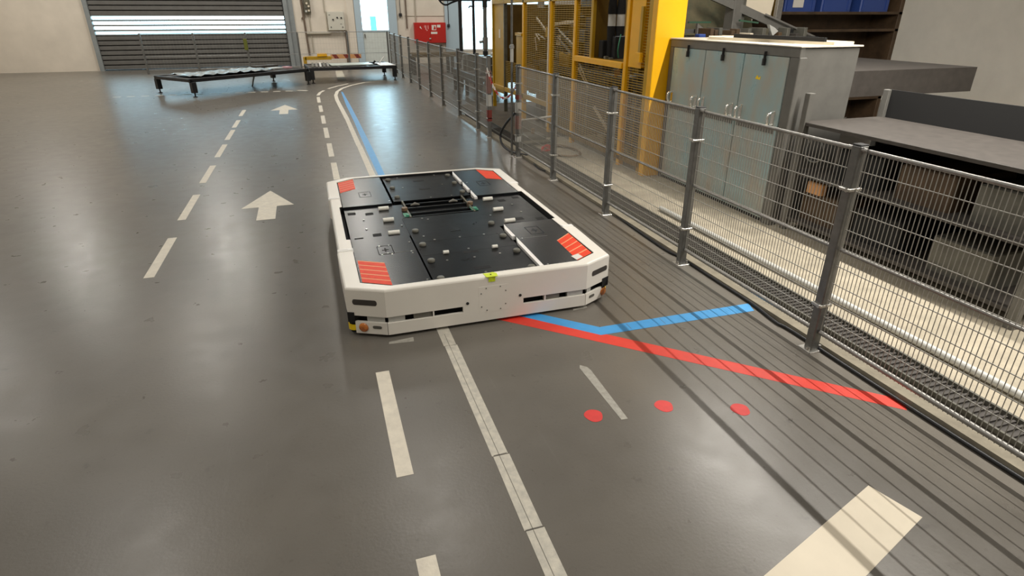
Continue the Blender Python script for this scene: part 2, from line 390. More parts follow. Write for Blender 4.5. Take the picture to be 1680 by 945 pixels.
one('blue_lane_line', MB().prism([(.69, 5.9), (.775, 5.9), (.78, 7.7), (.80, 9), (.825, 12), (.835, 14.2), (.83, 16.9), (.79, 16.9), (.745, 14.2), (.735, 12), (.70, 9)], 0, .0010), BLUE,
    'long blue tape stripe beside the solid cream line behind the vehicle', 'floor marking', (.8, 8, 0))
t = thing('blue_angle_line', 'bright blue tape laid as a shallow V in front of the vehicle', 'floor marking', (1.6, 3, 0))
part('tape_strip', MB().prism([(1.05, 3.62), (1.03, 3.52), (1.575, 2.975), (1.618, 3.07)], 0, .0013), BLUE, t)
part('tape_strip', MB().prism([(1.575, 2.975), (2.737, 2.955), (2.775, 3.063), (1.618, 3.075)], 0, .0014), BLUE, t)
part('worn_seams', MB().box(1.80, 1.803, 2.99, 3.06, .0013, .0017).box(2.05, 2.053, 2.98, 3.06, .0013, .0017).box(2.3, 2.303, 2.98, 3.06, .0013, .0017), SEAM, t)
one('red_lane_line', MB().prism([(.93, 3.46), (2.74, 1.76), (2.80, 1.84), (1.03, 3.53)], 0, .001), RED,
    'red tape stripe running from under the vehicle towards the lower right', 'floor marking', (1.7, 2.7, 0))
for x, y, l in ((1.17, 2.225, 'red floor dot left of the other two, below the slim grey tape'), (1.557, 2.185, 'middle one of the three red floor dots'), (1.92, 2.035, 'red floor dot nearest the fence, right of the others')):
    one('floor_dot', MB().prism([(x + .047 * cos(a) * (1 + .08 * sin(3 * a)), y + .052 * sin(a)) for a in [k * pi / 10 for k in range(20)]], 0, .0012), DOT, l, 'dot marking', (x, y, 0), 'red dots on the floor')
one('grey_tape_piece', MB().prism([(1.30, 2.690), (1.285, 2.66), (1.289, 2.151), (1.325, 2.147), (1.338, 2.62), (1.332, 2.655)], 0, .0012), GTAPE,
    'slim grey tape strip lying right of the solid line in front of the vehicle', 'tape', (1.3, 2.4, 0))
one('tape_scrap', MB().prism([(.265, 3.285), (.42, 3.27), (.425, 3.325), (.27, 3.31)], 0, .001), GTAPE, 'scrap of clear tape on the floor by the front left corner of the vehicle', 'tape', (.34, 3.3, 0))
one('tape_scrap', MB().prism([(1.545, 3.352), (1.655, 3.362), (1.665, 3.40), (1.56, 3.385)], 0, .001), GTAPE, 'scrap of clear tape on the floor by the front right corner of the vehicle', 'tape', (1.6, 3.37, 0))
one('cream_floor_edge', MB().prism([(2.1, 1.40), (1.353, 1.161), (.95, 1.03), (1.02, .82), (1.42, .95), (2.16, 1.19)], 0, .0012), CREAM,
    'broad cream floor stripe crossing the lower right corner of the floor', 'floor marking', (1.7, 1, 0))

# ---------------------------------------------------------------- automated guided vehicle
AX, AY = .955, 4.81
agv = thing('automated_guided_vehicle', 'low flat white vehicle with black deck and red striped corner sheets', 'vehicle', (AX, AY, 0))
OUT = [(.275, 3.36), (1.64, 3.36), (1.86, 3.475), (1.876, 4.10), (1.850, 4.15), (1.850, 4.345), (1.850, 4.352), (1.850, 5.215), (1.850, 5.222), (1.850, 5.48), (1.876, 5.53), (1.874, 6.14),
       (1.64, 6.26), (.24, 6.26), (.04, 6.14), (.034, 5.53), (.046, 5.48), (.046, 5.222), (.046, 5.215), (.046, 4.352), (.046, 4.345), (.046, 4.15), (.036, 4.10), (.045, 3.475)]
INN = [(.325, 3.418), (1.60, 3.432), (1.768, 3.535), (1.770, 4.10), (1.770, 4.15), (1.770, 4.345), (1.800, 4.352), (1.800, 5.215), (1.770, 5.222), (1.770, 5.48), (1.770, 5.53), (1.775, 6.08),
       (1.60, 6.205), (.315, 6.205), (.140, 6.09), (.138, 5.53), (.138, 5.48), (.138, 5.222), (.116, 5.215), (.116, 4.352), (.145, 4.345), (.145, 4.15), (.145, 4.10), (.145, 3.52)]
def lerp2(a, b, t): return (a[0] + (b[0] - a[0]) * t, a[1] + (b[1] - a[1]) * t)
def loops(mb, Ls, mi=0, smooth=False):
    n = len(Ls[0]); vs = [v for L_ in Ls for v in L_]
    mb.add(vs, [(k * n + i, k * n + (i + 1) % n, (k + 1) * n + (i + 1) % n, (k + 1) * n + i) for k in range(len(Ls) - 1) for i in range(n)], mi, smooth)
def inset(poly, dd):
    n = len(poly); res = []
    for i in range(n):
        a, b, c = [Vector(poly[j % n]) for j in (i - 1, i, i + 1)]
        n1 = Vector((-(b - a).y, (b - a).x)).normalized(); n2 = Vector((-(c - b).y, (c - b).x)).normalized()
        h = (n1 + n2).normalized(); res.append(tuple(b + h * dd / max(.5, h.dot(n1))))
    return res
ZS0, ZS1, ZT = .104, .147, .336
sh = MB()
def lv(poly, z): return [(x, y, z) for x, y in poly]
i1 = inset(OUT, .012); i2 = inset(OUT, .024)
loops(sh, [lv(inset(OUT, .02), ZS1), lv(OUT, ZS1), lv(OUT, ZT - .014), lv(inset(OUT, .004), ZT - .005), lv(i1, ZT)])
loops(sh, [lv(i1, ZT), lv(INN, ZT), lv(INN, ZT - .004)])
# solid middle and sides between the slots
sh.box(.765, 1.18, 3.36, 3.38, .022, ZS1)
sh.box(.047, .067, 3.60, 6.1, .03, ZS1).box(1.829, 1.849, 3.60, 6.1, .03, ZS1).box(.3, 1.6, 6.24, 6.26, .03, ZS1)
shell = part('body_shell', sh, WHITE, agv)
ln = MB(); loops(ln, [lv(INN, ZT - .004), lv(INN, .262)])
part('rim_liner', ln, VOID, agv)
bl = MB(); bl.box(.277, .765, 3.36, 3.38, .022, ZS0)
part('bumper_panel', bl, WHITE, agv)
part('bumper_panel', MB().box(1.18, 1.636, 3.36, 3.38, .022, ZS0), WHITE, agv)
part('bumper_panel', MB().prism([(.274, 3.362), (.274, 3.382), (.09, 3.475), (.085, 3.455)][::-1], .022, ZS0), WHITE, agv)
part('bumper_panel', MB().prism([(1.641, 3.362), (1.80, 3.444), (1.80, 3.465), (1.641, 3.382)], .022, ZS0), WHITE, agv)
ch = inset(OUT, .05)
part('chassis', MB().prism(ch, .012, .27), VOID, agv)
for x0, x1, m_ in ((.285, .39, LGREY), (.445, .562, INNER), (1.345, 1.445, INNER), (1.505, 1.62, LGREY)): part('slot_filler', MB().box(x0, x1, 3.375, 3.40, .10, .15), m_, agv)
part('slot_filler', MB().prism([(.265, 3.385), (.265, 3.41), (.17, 3.46), (.16, 3.437)][::-1], .10, .146), LGREY, agv)
part('slot_filler', MB().prism([(1.66, 3.395), (1.70, 3.415), (1.70, 3.44), (1.66, 3.42)], .10, .146), LGREY, agv)
for x0, x1 in ((.0435, .085), (1.80, 1.863)):  # black blocks stand in for the darkness of open corner notches
    part('notch_shade_block', MB().prism([(x0, 3.472), ((x0 + x1) / 2, 3.452 if x0 < 1 else 3.442), (x1, 3.452 if x0 < 1 else 3.474), (x1, 3.51), (x0, 3.51)] if x0 < 1 else [(x0, 3.440), (x1, 3.473), (x1, 3.51), (x0, 3.51)], .10, .168), VOID, agv)
part('slot_bracket', MB().box(.567, .576, 3.362, 3.40, ZS0, ZS1), WHITE, agv)
part('slot_bracket', MB().box(1.332, 1.341, 3.362, 3.40, ZS0, ZS1), WHITE, agv)
# corner sensors
for cx, cy, sx in ((.085, 3.50, 1), (1.815, 3.50, -1)):
    s_ = part('corner_scanner', MB().cyl((cx, cy, .075), (cx, cy, .145), .036, 16).cyl((cx, cy, .02), (cx, cy, .04), .03, 16), VOID, agv)
    part('scanner_base', MB().cyl((cx, cy, .040), (cx, cy, .078), .042, 16), LIDY, s_, label='yellow scanner base')
def onch(tl, z, side, off=.0):      # point on front chamfer face, tl 0..1 from front edge to corner
    a, b = ((.275, 3.36), (.045, 3.475)) if side < 0 else ((1.64, 3.36), (1.86, 3.475))
    x, y = lerp2(a, b, tl); n = Vector((-.115, -.23)) if side < 0 else Vector((.115, -.23)); n.normalize()
    return (x + n.x * off, y + n.y * off, z)
for side in (-1, 1):
    v = MB()
    a = Vector(onch(.22, 0, side)); b = Vector(onch(.84 if side < 0 else .92, 0, side)); n = (Vector(onch(.5, 0, side, .01)) - Vector(onch(.5, 0, side))).normalized()
    zc0, zc1 = (.222, .262) if side < 0 else (.222, .262); pts = []
    for k in range(9): an = pi / 2 + pi * k / 8; pts.append(a + (b - a) * (.08 + .08 * cos(an)) + Vector((0, 0, .242 + .019 * sin(an))))
    for k in range(9): an = -pi / 2 + pi * k / 8; pts.append(a + (b - a) * (.92 + .08 * cos(an)) + Vector((0, 0, .242 + .019 * sin(an))))
    v.extr([p + n * .0015 for p in pts], -n * .01)
    part('vent_slot', v, DUCT, agv, label='dark oblong slot in the corner')
    q = Vector(onch(.62 if side < 0 else .86, .066, side)); tdir = (b - a).normalized()
    if side > 0: q = Vector(onch(.80, .064, side))
    lens = MB().tube([q + n * .001, q + n * .006, q + n * .010, q + n * .011], [.031, .030, .022, .002], 18)
    part('amber_lamp', lens, AMBER, agv, label='round amber corner lamp')
    c_ = Vector(onch(.27, .072, side)); pts = []
    for k in range(7): an = pi / 2 + pi * k / 6; pts.append(c_ + tdir * (-.020 + .010 * cos(an)) + Vector((0, 0, .010 * sin(an))))
    for k in range(7): an = -pi / 2 + pi * k / 6; pts.append(c_ + tdir * (.020 + .010 * cos(an)) + Vector((0, 0, .010 * sin(an))))
    part('bumper_slot', MB().extr([p + n * .0015 for p in pts], -n * .008), GREYM, agv)
# front face screws
mb = MB()
for x, z in ((.889, .222), (.923, .256), (1.019, .258), (1.056, .223), (1.055, .127), (1.02, .095), (.926, .097), (.890, .126)): mb.cyl((x, 3.3575, z), (x, 3.362, z), .0042, 8)
part('screw_ring', mb, GREYM, agv)
for x, z in ((.796, .166), (1.157, .172)): part('tow_socket', MB().cyl((x, 3.357, z), (x, 3.362, z), .010, 10), SEAL, agv)
part('cover_plate', MB().rbox(.872, 1.074, 3.3594, 3.362, .083, .27, .0004), WHITE, agv)
lm = MB().prism([(.925, 3.352), (1.0, 3.350), (1.006, 3.40), (.985, 3.425), (.955, 3.412), (.918, 3.42)], ZT + .0005, ZT + .002).box(.94, .985, 3.3565, 3.3588, .30, ZT)
tg = part('lime_marker', lm, LIME, agv, label='lime yellow marker patch on the rim')
part('marker_dot', MB().cyl((.962, 3.385, ZT + .002), (.962, 3.385, ZT + .004), .006, 10), VOID, tg)
# castors standing on the floor
for x, y in ((.3, 3.8), (1.6, 3.8), (.3, 5.8), (1.6, 5.8)):
    part('castor', MB().cyl((x - .02, y, .035), (x + .02, y, .035), .035, 16).box(x - .03, x + .03, y - .03, y + .03, .03, .06), SEAL, agv)
# lower deck
ZL, ZH = .316, .331
def plate(name, poly, z, m=DECKL, th=.012): return part(name, MB().prism(poly, z - th, z), m, agv)
R_ = lambda x0, x1, y0, y1: [(x0, y0), (x1, y0), (x1, y1), (x0, y1)]
pf = plate('centre_deck_plate', R_(.60, 1.318, 3.425, 4.79), ZL)
pr = plate('centre_deck_plate', R_(.60, 1.318, 5.30, 6.205), ZL)
bL = plate('side_deck_plate', [(.150, 4.36), (.60, 4.36), (.60, 4.79), (.66, 4.79), (.66, 5.198), (.150, 5.198)], ZL - .003, DECK)
bR = plate('side_deck_plate', [(1.762, 4.36), (1.762, 5.198), (1.25, 5.198), (1.25, 4.79), (1.318, 4.79), (1.318, 4.36)], ZL - .003, DECKL)
# joints in the long centre plates
part('deck_joint', MB().box(.60, 1.318, 4.178, 4.181, ZL, ZL + .0006).box(.60, 1.318, 3.897, 3.900, ZL, ZL + .0006), VOID, pf)
# raised corner plates
cps = []
cps.append(plate('corner_plate', [(.150, 3.535), (.328, 3.43), (.582, 3.43), (.582, 4.345), (.150, 4.345)], ZH, DECK, .03))
cps.append(plate('corner_plate', [(1.352, 3.44), (1.60, 3.44), (1.765, 3.542), (1.765, 4.345), (1.352, 4.345)], ZH, DECK, .03))
cps.append(plate('corner_plate', [(.145, 5.212), (.572, 5.212), (.572, 6.20), (.32, 6.20), (.145, 6.082)], ZH, DECK, .03))
cps.append(plate('corner_plate', [(1.352, 5.212), (1.765, 5.212), (1.768, 6.075), (1.598, 6.20), (1.352, 6.20)], ZH, DECK, .03))
# white side strips along the right hand corner plates
for y0, y1 in ((3.44, 4.03), (4.05, 4.345), (5.16, 5.42), (5.44, 5.74), (5.76, 6.19)):
    part('white_side_strip', MB().prism([(1.324, y0), (1.352, y0), (1.352, y1), (1.344, y1 - .03), (1.324, y1 - .12)], .30, ZH + .001), RIMW, agv)
# striped reflective sheets
def sticker(par, quad, red_only=False, n=5):                 # quad: inner-near, outer-near, outer-far, inner-far (x toward plate side first)
    base = MB().prism([tuple(q) for q in quad], ZH + .0002, ZH + .0012)
    s_ = part('striped_sticker', base, STRR if red_only else STRC, par, label='red striped reflective sheet')
    return s_
def stripes(quad, n=5, gap=.30):
    a, b, c, d_ = quad
    for k in range(n):
        t0 = k / n; t1 = (k + 1 - gap) / n
        q = [lerp2(a, d_, t0), lerp2(b, c, t0), lerp2(b, c, t1), lerp2(a, d_, t1)]
        part('reflective_stripe', MB().prism(q, ZH + .0012, ZH + .0020), STRR, cur)
for par, quad, n_, g_ in ((cps[0], [(.160, 3.535), (.335, 3.433), (.333, 3.82), (.162, 3.918)], 5, .22),
                 (cps[1], [(1.605, 3.452), (1.755, 3.545), (1.762, 3.985), (1.617, 3.86)], 5, .18),
                 (cps[2], [(.150, 5.69), (.300, 5.80), (.305, 6.185), (.150, 6.085)], 5, .22),
                 (cps[3], [(1.615, 5.79), (1.762, 5.70), (1.765, 6.065), (1.610, 6.185)], 2, .04)):
    cur = agv
    st = part('striped_sheet', MB().prism(quad, ZH + .0002, ZH + .0012), STRC, agv, label='red striped reflective sheet at a deck corner')
    cur = st; stripes(quad, n_, g_)
part('peeled_patch', MB().prism([(1.60, 3.455), (1.665, 3.495), (1.655, 3.56), (1.59, 3.53)], ZH + .0022, ZH + .003), CHW, agv, label='white peeled sheet corner')
# latch blocks between rim segments
for x0, x1, y in ((.040, .150, 4.125), (.034, .140, 5.50), (1.765, 1.862, 4.13), (1.765, 1.866, 5.52)):
    lb = part('rim_latch', MB().rbox(x0, x1, y - .022, y - .004, ZT - .01, ZT + .006, .003).rbox(x0, x1, y + .004, y + .022, ZT - .01, ZT + .006, .003)
         .cyl((x0 + (.085 if x0 < 1 else .02), y, ZT - .01), (x0 + (.085 if x0 < 1 else .02), y, ZT + .008), .016, 10), RIMW, agv)
    part('rim_joint', MB().box(x0, x1, y - .0035, y + .0035, ZT, ZT + .001), SEAL, agv)
# rollers, buffers, screws, slots
def roller():
    return at_origin(agv, MB().cyl((-.044, 0, 0), (.044, 0, 0), .019, 14))
pieces('support_roller', [(x - AX, y - AY, ZL + .010) for x in (.482, 1.430) for y in (4.43, 4.76, 5.09)], roller, ROLL, agv)
pieces('small_roller', [(x - AX, 3.895 - AY, ZL + .010) for x in (.778, 1.142)], lambda: at_origin(agv, MB().cyl((-.02, 0, 0), (.02, 0, 0), .014, 12)), ROLL, agv)
kn = [(x, y) for x in (.648, 1.272) for y in (3.46, 3.78, 4.11, 4.43, 5.42, 5.76, 6.08)]
pieces('rubber_buffer', [(x - AX, y - AY, ZL) for x, y in kn],
       lambda: at_origin(agv, MB().tube([(0, 0, 0), (0, 0, .014), (0, 0, .019), (0, 0, .0195)], [.026, .026, .021, .001], 14)), KNOB, agv)
sl = [(.956, 3.876), (.958, 3.567), (.945, 5.97), (.950, 5.656), (.95, 4.55)]
pieces('dark_slot', [(x - AX, y - AY, ZL) for x, y in sl[:4]], lambda: at_origin(agv, MB().rbox(-.055, .055, -.021, .021, 0, .0012, .0008)), VOID, agv)
sq = [(.206, 5.056), (.351, 5.009), (.354, 4.451), (.213, 4.393), (1.55, 5.045), (1.537, 4.494), (1.70, 5.10), (1.70, 4.44)]
pieces('dark_square_hole', [(x - AX, y - AY, ZL - .003) for x, y in sq], lambda: at_origin(agv, MB().rbox(-.033, .033, -.032, .032, 0, .0012, .0008)), VOID, agv)
sc = [(.749, 5.749), (1.146, 5.754), (.947, 5.335), (1.145, 5.335), (.288, 4.849), (.288, 4.605), (.569, 4.613), (.757, 4.736), (.756, 4.20), (.952, 4.20),
      (1.145, 4.2), (.757, 3.762), (.954, 3.938), (1.145, 3.775), (.954, 3.764), (.957, 3.482), (1.601, 4.885), (1.328, 4.646), (1.606, 4.656), (.75, 6.15), (1.14, 6.15), (.69, 4.30), (.80, 4.70)]
pieces('screw', [(x - AX, y - AY, ZL) for x, y in sc], lambda: at_origin(agv, MB().cyl((0, 0, 0), (0, 0, .004), .0085, 8)), BOLT, agv)
sc2 = [(.336, 4.149), (.405, 4.146), (.337, 3.969), (.406, 3.963), (.545, 3.98), (.548, 3.944), (.56, 4.17), (.56, 5.29), (1.385, 3.985), (1.385, 3.45), (.56, 3.45), (.70 - .32, 3.99), (1.385, 5.695)]
pieces('corner_screw', [(x - AX, y - AY, ZH) for x, y in sc2], lambda: at_origin(agv, MB().cyl((0, 0, 0), (0, 0, .0025), .0065, 8)), BOLT, agv)
def hatch(cx, cy):
    m = MB(); a = .052
    for p in ((-a, -a, a, -a), (a, -a, a, a), (a, a, -a, a), (-a, a, -a, -a)):
        m.bar((cx + p[0], cy + p[1] * 1.6, ZH + .0006), (cx + p[2], cy + p[3] * 1.6, ZH + .0006), .004, .0012)
    for k in range(4): m.cyl((cx + .018 * cos(k * pi / 2), cy + .03 * sin(k * pi / 2), ZH), (cx + .018 * cos(k * pi / 2), cy + .03 * sin(k * pi / 2), ZH + .0015), .006, 6)
    m.cyl((cx, cy, ZH), (cx, cy, ZH + .001), .012, 8)
    return m
for x, y in ((.37, 4.06), (.368, 5.57), (1.535, 4.13), (1.535, 5.62)): part('hatch', hatch(x, y), VOID, agv)
for x in (.455, 1.48): part('plate_groove', MB().box(x - .11, x + .11, 3.985 + .0, 3.988, ZH, ZH + .0008), INNER, agv)
part('embossed_plate', MB().rbox(.915, .995, 4.35, 4.385, ZL, ZL + .002, .001), DECK, agv)
# open bay with cross bars and boards
bay = part('bay_floor', MB().box(.66, 1.25, 4.79, 5.30, .255, .272), VOID, agv)
for y, m_ in ((5.20, DECKL), (5.08, DECK), (4.93, DECK), (4.83, DECKL)):
    part('cross_bar', MB().rbox(.69, 1.22, y - .014, y + .014, .285, .314, .003), m_, agv)
for x in (.675, 1.232): part('bay_side_rail', MB().rbox(x - .008, x + .008, 4.80, 5.31, .285, ZL + .004, .002), OLIVE, agv)
for x in (.655, 1.245):
    part('circuit_board', MB().box(x - .03, x + .03, 4.83, 4.93, ZL - .002, ZL + .001).box(x - .012, x + .014, 4.84, 4.87, ZL, ZL + .010), [GREEN], agv, label='green circuit board')
    part('brown_knob', MB().cyl((x, 5.02, ZL - .01), (x, 5.02, ZL + .022), .026, 12), BROWN, agv)
for x in (.77, 1.12): part('cam_block', MB().tube([(x - .04, 5.16, .31), (x, 5.16, .322), (x + .04, 5.16, .31)], [.006, .016, .006], 8), INNER, agv)

# ---------------------------------------------------------------- mesh fences
def post(par, x, y, h=1.245, dark=True, foot=True, r=.030):
    p = part('post', MB().rbox(x - r, x + r, y - r, y + r, 0, h, .006), GALVD, par)
    part('post_cap', MB().rbox(x - r + .001, x + r - .001, y - r + .001, y + r - .001, h, h + .006, .003), SEAL, p)
    if foot:
        f = MB().rbox(x - .055, x + .055, y - .05, y + .05, 0, .008, .002)
        for dx in (-.042, .042): f.cyl((x + dx, y - .02, .008), (x + dx, y - .02, .030), .010, 6)
        part('foot_plate', f, BOLT, p)
    return p
def clamp(par, x, y, z): return MB().rbox(x - .045, x + .045, y - .036, y + .036, z - .008, z + .008, .003).cyl((x - .050, y - .02, z), (x - .036, y - .02, z), .012, 8)
def panel(par, a, b, z0=.135, z1=1.222, pv=.0245, zm=.665, rw=.0021, rr=.011, ph=.1087):
    a = Vector((*a, 0)); b = Vector((*b, 0)); L_ = (b - a).length; dd = (b - a).normalized(); g = .038
    A = a + dd * g; B = b - dd * g; up = Vector((0, 0, 1))
    for z, r in ((z1, rr), (zm, rr * .8), (z0, rr * 1.3)):
        part('panel_rail', MB().cyl(A + up * z, B + up * z, r, 8), GALV, par)
    wm = MB(); n = int((L_ - 2 * g) / pv)
    for i in range(n + 1):
        p = A + dd * ((L_ - 2 * g) * i / n)
        wm.bar(p + up * (z0 - .02), p + up * z1, rw * 1.5, rw * 1.5)
    nh = int(round((z1 - z0) / ph))
    off = Vector((-dd.y, dd.x, 0)) * .004
    for k in range(1, nh):
        z = z0 + (z1 - z0) * k / nh
        wm.bar(A + up * z + off, B + up * z + off, rw * 1.9, rw * 1.9)
    return part('wire_mesh', wm, WIRE, par, kind='stuff')
FX = 2.73
near = thing('mesh_fence', 'near grey wire mesh fence on square posts, right of the vehicle', 'fence', (FX, 2, 0))
NY = [-.5, .96, 2.42, 3.86, 5.255, 6.71, 8.06]
for y in NY:
    p = post(near, FX, y)
    part('clamp', clamp(near, FX, y, 1.01), BOLT, p); part('clamp', clamp(near, FX, y, .31), BOLT, p)
    part('clamp', MB().cyl((FX - .012, y - .06, 1.226), (FX - .012, y + .06, 1.226), .012, 8), GALV, p)
for i in range(len(NY) - 1): panel(near, (FX, NY[i]), (FX, NY[i + 1]))
far = thing('mesh_fence', 'far grey wire mesh fence running from the chained opening back to the end wall', 'fence', (2.8, 14, 0))
FY = [(2.765, 9.65), (2.78, 10.42), (2.80, 11.9), (2.81, 13.5), (2.84, 15.1), (2.865, 16.76), (2.895, 18.46), (2.91, 20.1), (2.96, 21.8), (3.04, 23.6)]
for x, y in FY:
    p = post(far, x, y, 1.26)
    part('clamp', clamp(far, x, y, 1.01), BOLT, p); part('clamp', clamp(far, x, y, .31), BOLT, p)
for i in range(len(FY) - 1): panel(far, FY[i], FY[i + 1], pv=.03 if i < 4 else .05)
bf = thing('mesh_fence', 'low wire mesh fence standing across the back of the hall before the end wall', 'fence', (0, 24, 0))
BX = [-5.1, -3.5, -1.86, -.15, 1.56, 3.0]
for x in BX: post(bf, x, 24.0, 1.27, foot=False)
for i in range(len(BX) - 1): panel(bf, (BX[i], 24.0), (BX[i + 1], 24.0), z1=1.27, pv=.1, rw=.0016, zm=.55, rr=.010, ph=.2)
one('marker_tag', MB().rbox(-1.95, -1.83, 23.93, 23.965, .72, 1.08, .01), LIMEJ, 'yellow green tag hanging on the back fence in front of the shutter gate', 'tag', (-1.9, 23.94, .78))
# round bar lying on the concrete strip
one('guide_rail_bar', MB().cyl((3.29, 5.12, .05), (3.36, 1.2, .05), .024, 12).cyl((3.29, 5.08, .022), (3.29, 5.08, .04), .012, 8).cyl((3.335, 2.6, .022), (3.335, 2.6, .04), .012, 8), LGREY,
    'long bright round bar lying low over the concrete strip behind the near fence', 'bar', (3.27, 3.2, 0))
# cables
def smooth(pts, k=6):
    P = [Vector(p) for p in pts]; out = []
    for i in range(len(P) - 1):
        p0, p1, p2, p3 = P[max(i - 1, 0)], P[i], P[i + 1], P[min(i + 2, len(P) - 1)]
        for j in range(k):
            t = j / k; out.append(.5 * ((2 * p1) + (p2 - p0) * t + (2 * p0 - 5 * p1 + 4 * p2 - p3) * t * t + (3 * p1 - p0 - 3 * p2 + p3) * t ** 3))
    return out + [P[-1]]
one('floor_cable', MB().tube(smooth([(2.80, -1, .012), (2.76, 1.5, .012), (2.765, 2.56, .012), (2.748, 2.75, .012), (2.782, 3.04, .012), (2.785, 3.5, .012), (2.79, 3.95, .012), (2.765, 4.2, .012), (2.80, 5.2, .012), (2.83, 6.5, .012), (2.82, 7.1, .012), (2.85, 7.55, .012), (2.92, 8.1, .014)]), .010, 8), BLACKC,
    'black cable snaking along the foot of the near fence', 'cable', (2.78, 3, 0))
one('black_hose', MB().tube(smooth([(2.69, 8.10, .60), (2.70, 8.30, .52), (2.68, 8.52, .38), (2.66, 8.68, .22), (2.66, 8.62, .09), (2.70, 8.42, .03), (2.76, 8.2, .025), (2.85, 8.0, .03)]), .017, 8), BLACKC,
    'thick black hose looping down beside the post of the chained opening', 'hose', (2.7, 8.2, 0))
one('floor_cable', MB().tube(smooth([(2.9, 8.1, .05), (2.86, 7.9, .02), (2.80, 7.6, .012), (2.76, 7.25, .012), (2.84, 7.05, .012), (2.9, 7.2, .02)]), .008, 8), BLACKC,
    'short black cable curling on the floor behind the third near fence post', 'cable', (2.85, 7.8, 0))
coil = []
for k in range(64):
    a = k / 64 * 2 * pi * 3; rr = .20 + .02 * sin(a * 2.3) + .012 * (k / 21)
    coil.append((3.42 + rr * 1.0 * cos(a), 8.08 + rr * 1.75 * sin(a), .034 + .010 * (k // 21)))
one('hose_coil', MB().tube(coil, .009, 6), BROWN, 'brown hose coiled in rings on the concrete behind the near fence', 'hose', (3.42, 8.08, .02))
one('red_hose_bundle', MB().tube(smooth([(3.14, 8.2, .045), (3.22, 8.32, .07), (3.30, 8.14, .045), (3.2, 8.02, .08), (3.12, 8.14, .045), (3.24, 8.26, .10), (3.33, 8.22, .05)]), .014, 6), REDC,
    'small tangle of red hose on the concrete beside the brown coil', 'hose', (3.22, 8.15, .02))
t = thing('handle_frame', 'low white tube handle reaching across behind the post of the opening', 'frame', (3.0, 8.1, .02))
part('tube', MB().cyl((2.83, 8.35, .46), (3.05, 7.60, .62), .014), CHW, t)
part('leg', MB().cyl((3.05, 7.60, .62), (3.05, 7.60, .02), .012), GALVD, t); part('leg', MB().cyl((2.87, 8.3, .46), (2.87, 8.3, .03), .012), GALVD, t)
# small dark valve block on floor
t = thing('valve_block', 'small dark valve block on the concrete at the end of the near fence', 'valve', (3.2, 8.9, 0))
part('body', MB().rbox(3.10, 3.42, 8.7, 9.05, .022, .16, .02), GREYM, t); part('stem', MB().cyl((3.26, 8.9, .16), (3.26, 8.9, .24), .03), BROWN, t)
part('pipe', MB().cyl((3.0, 8.62, .08), (3.5, 8.62, .08), .03), OLIVE, t)
# red and white chain and tape
ch_ = thing('barrier_chain', 'red and white plastic chain hanging across the opening between the two fences', 'chain', (2.74, 8.9, 1))
cp = []
for k in range(31):
    tt = k / 30; y = 9.63 + (8.10 - 9.63) * tt
    cp.append(Vector((2.73, y, 1.09 - 1.02 * (tt * (1 - tt)) * 1.25 + (-.08) * tt)))
for k in range(30):
    c = (cp[k] + cp[k + 1]) / 2; dd = (cp[k + 1] - cp[k]).normalized(); nn = Vector((1, 0, 0)) if k % 2 else dd.cross(Vector((1, 0, 0))).normalized()
    ring = [c + dd * .034 * cos(a) + nn * .014 * sin(a) for a in [q * pi / 5 for q in range(10)]]
    part('chain_link', MB().tube(ring, .006, 5, closed=True), REDC if (k // 3) % 2 else CHW, ch_)
for (x, y), segs in (((2.765, 9.65), [(1.05, .70, PINKW), (.68, .50, LGREY), (.44, .26, DRED)]), ((2.73, 8.06), [(.86, .80, DRED), (.76, .62, LGREY), (.58, .40, PINKW), (.32, .22, LGREY)])):
    t = thing('striped_wrap', 'red and white tape wrapped on the %s post of the chained opening' % ('far' if y > 9 else 'near'), 'tape', (x, y, 0))
    for a, b, m_ in segs: part('tape_band', MB().box(x - .036, x + .036, y - .036, y - .0315, b, a).box(x - .036, x - .0315, y - .036, y + .036, b, a), m_, t)
# tall thin conduit by the opening
t = thing('conduit_pole', 'tall thin grey conduit pole rising beside the near post of the opening', 'pole', (2.66, 8.12, 0))
part('tube', MB().cyl((2.655, 8.12, .02), (2.655, 8.12, 3.2), .017, 10), GALVD, t)
part('clamp', MB().rbox(2.63, 2.68, 8.09, 8.15, 1.45, 1.49, .004).rbox(2.63, 2.68, 8.09, 8.15, .9, .94, .004), GALV, t)
part('joint', MB().cyl((2.655, 8.12, 1.28), (2.655, 8.12, 1.5), .024, 10), LGREY, t)

# ---------------------------------------------------------------- grey cabinet row
CXF = 4.05
t = thing('steel_cabinet', 'long blue grey steel cabinet with three doors and pairs of handles behind the near fence', 'cabinet', (CXF, 4.4, 0))
part('body', MB().box(CXF + .02, 4.68, 4.40, 6.42, .06, 1.60).box(CXF + .05, 4.64, 4.44, 6.38, 0, .06), CABF, t)
part('header', MB().rbox(CXF - .02, CXF + .03, 4.39, 6.43, 1.53, 1.61, .004), CABF, t)
part('top_sheet', MB().rbox(CXF - .03, 4.70, 4.38, 6.44, 1.61, 1.622, .004), CABT, t)
part('end_post', MB().rbox(CXF - .02, CXF + .06, 4.38, 4.50, .0, 1.53, .006), CABF, t)
part('end_post', MB().rbox(CXF - .02, CXF + .06, 6.36, 6.43, .0, 1.53, .006), CABF, t)
part('plinth', MB().box(CXF - .0, CXF + .05, 4.50, 6.36, .0, .055), SEAL, t)
edges = [4.505, 5.112, 5.74, 6.355]
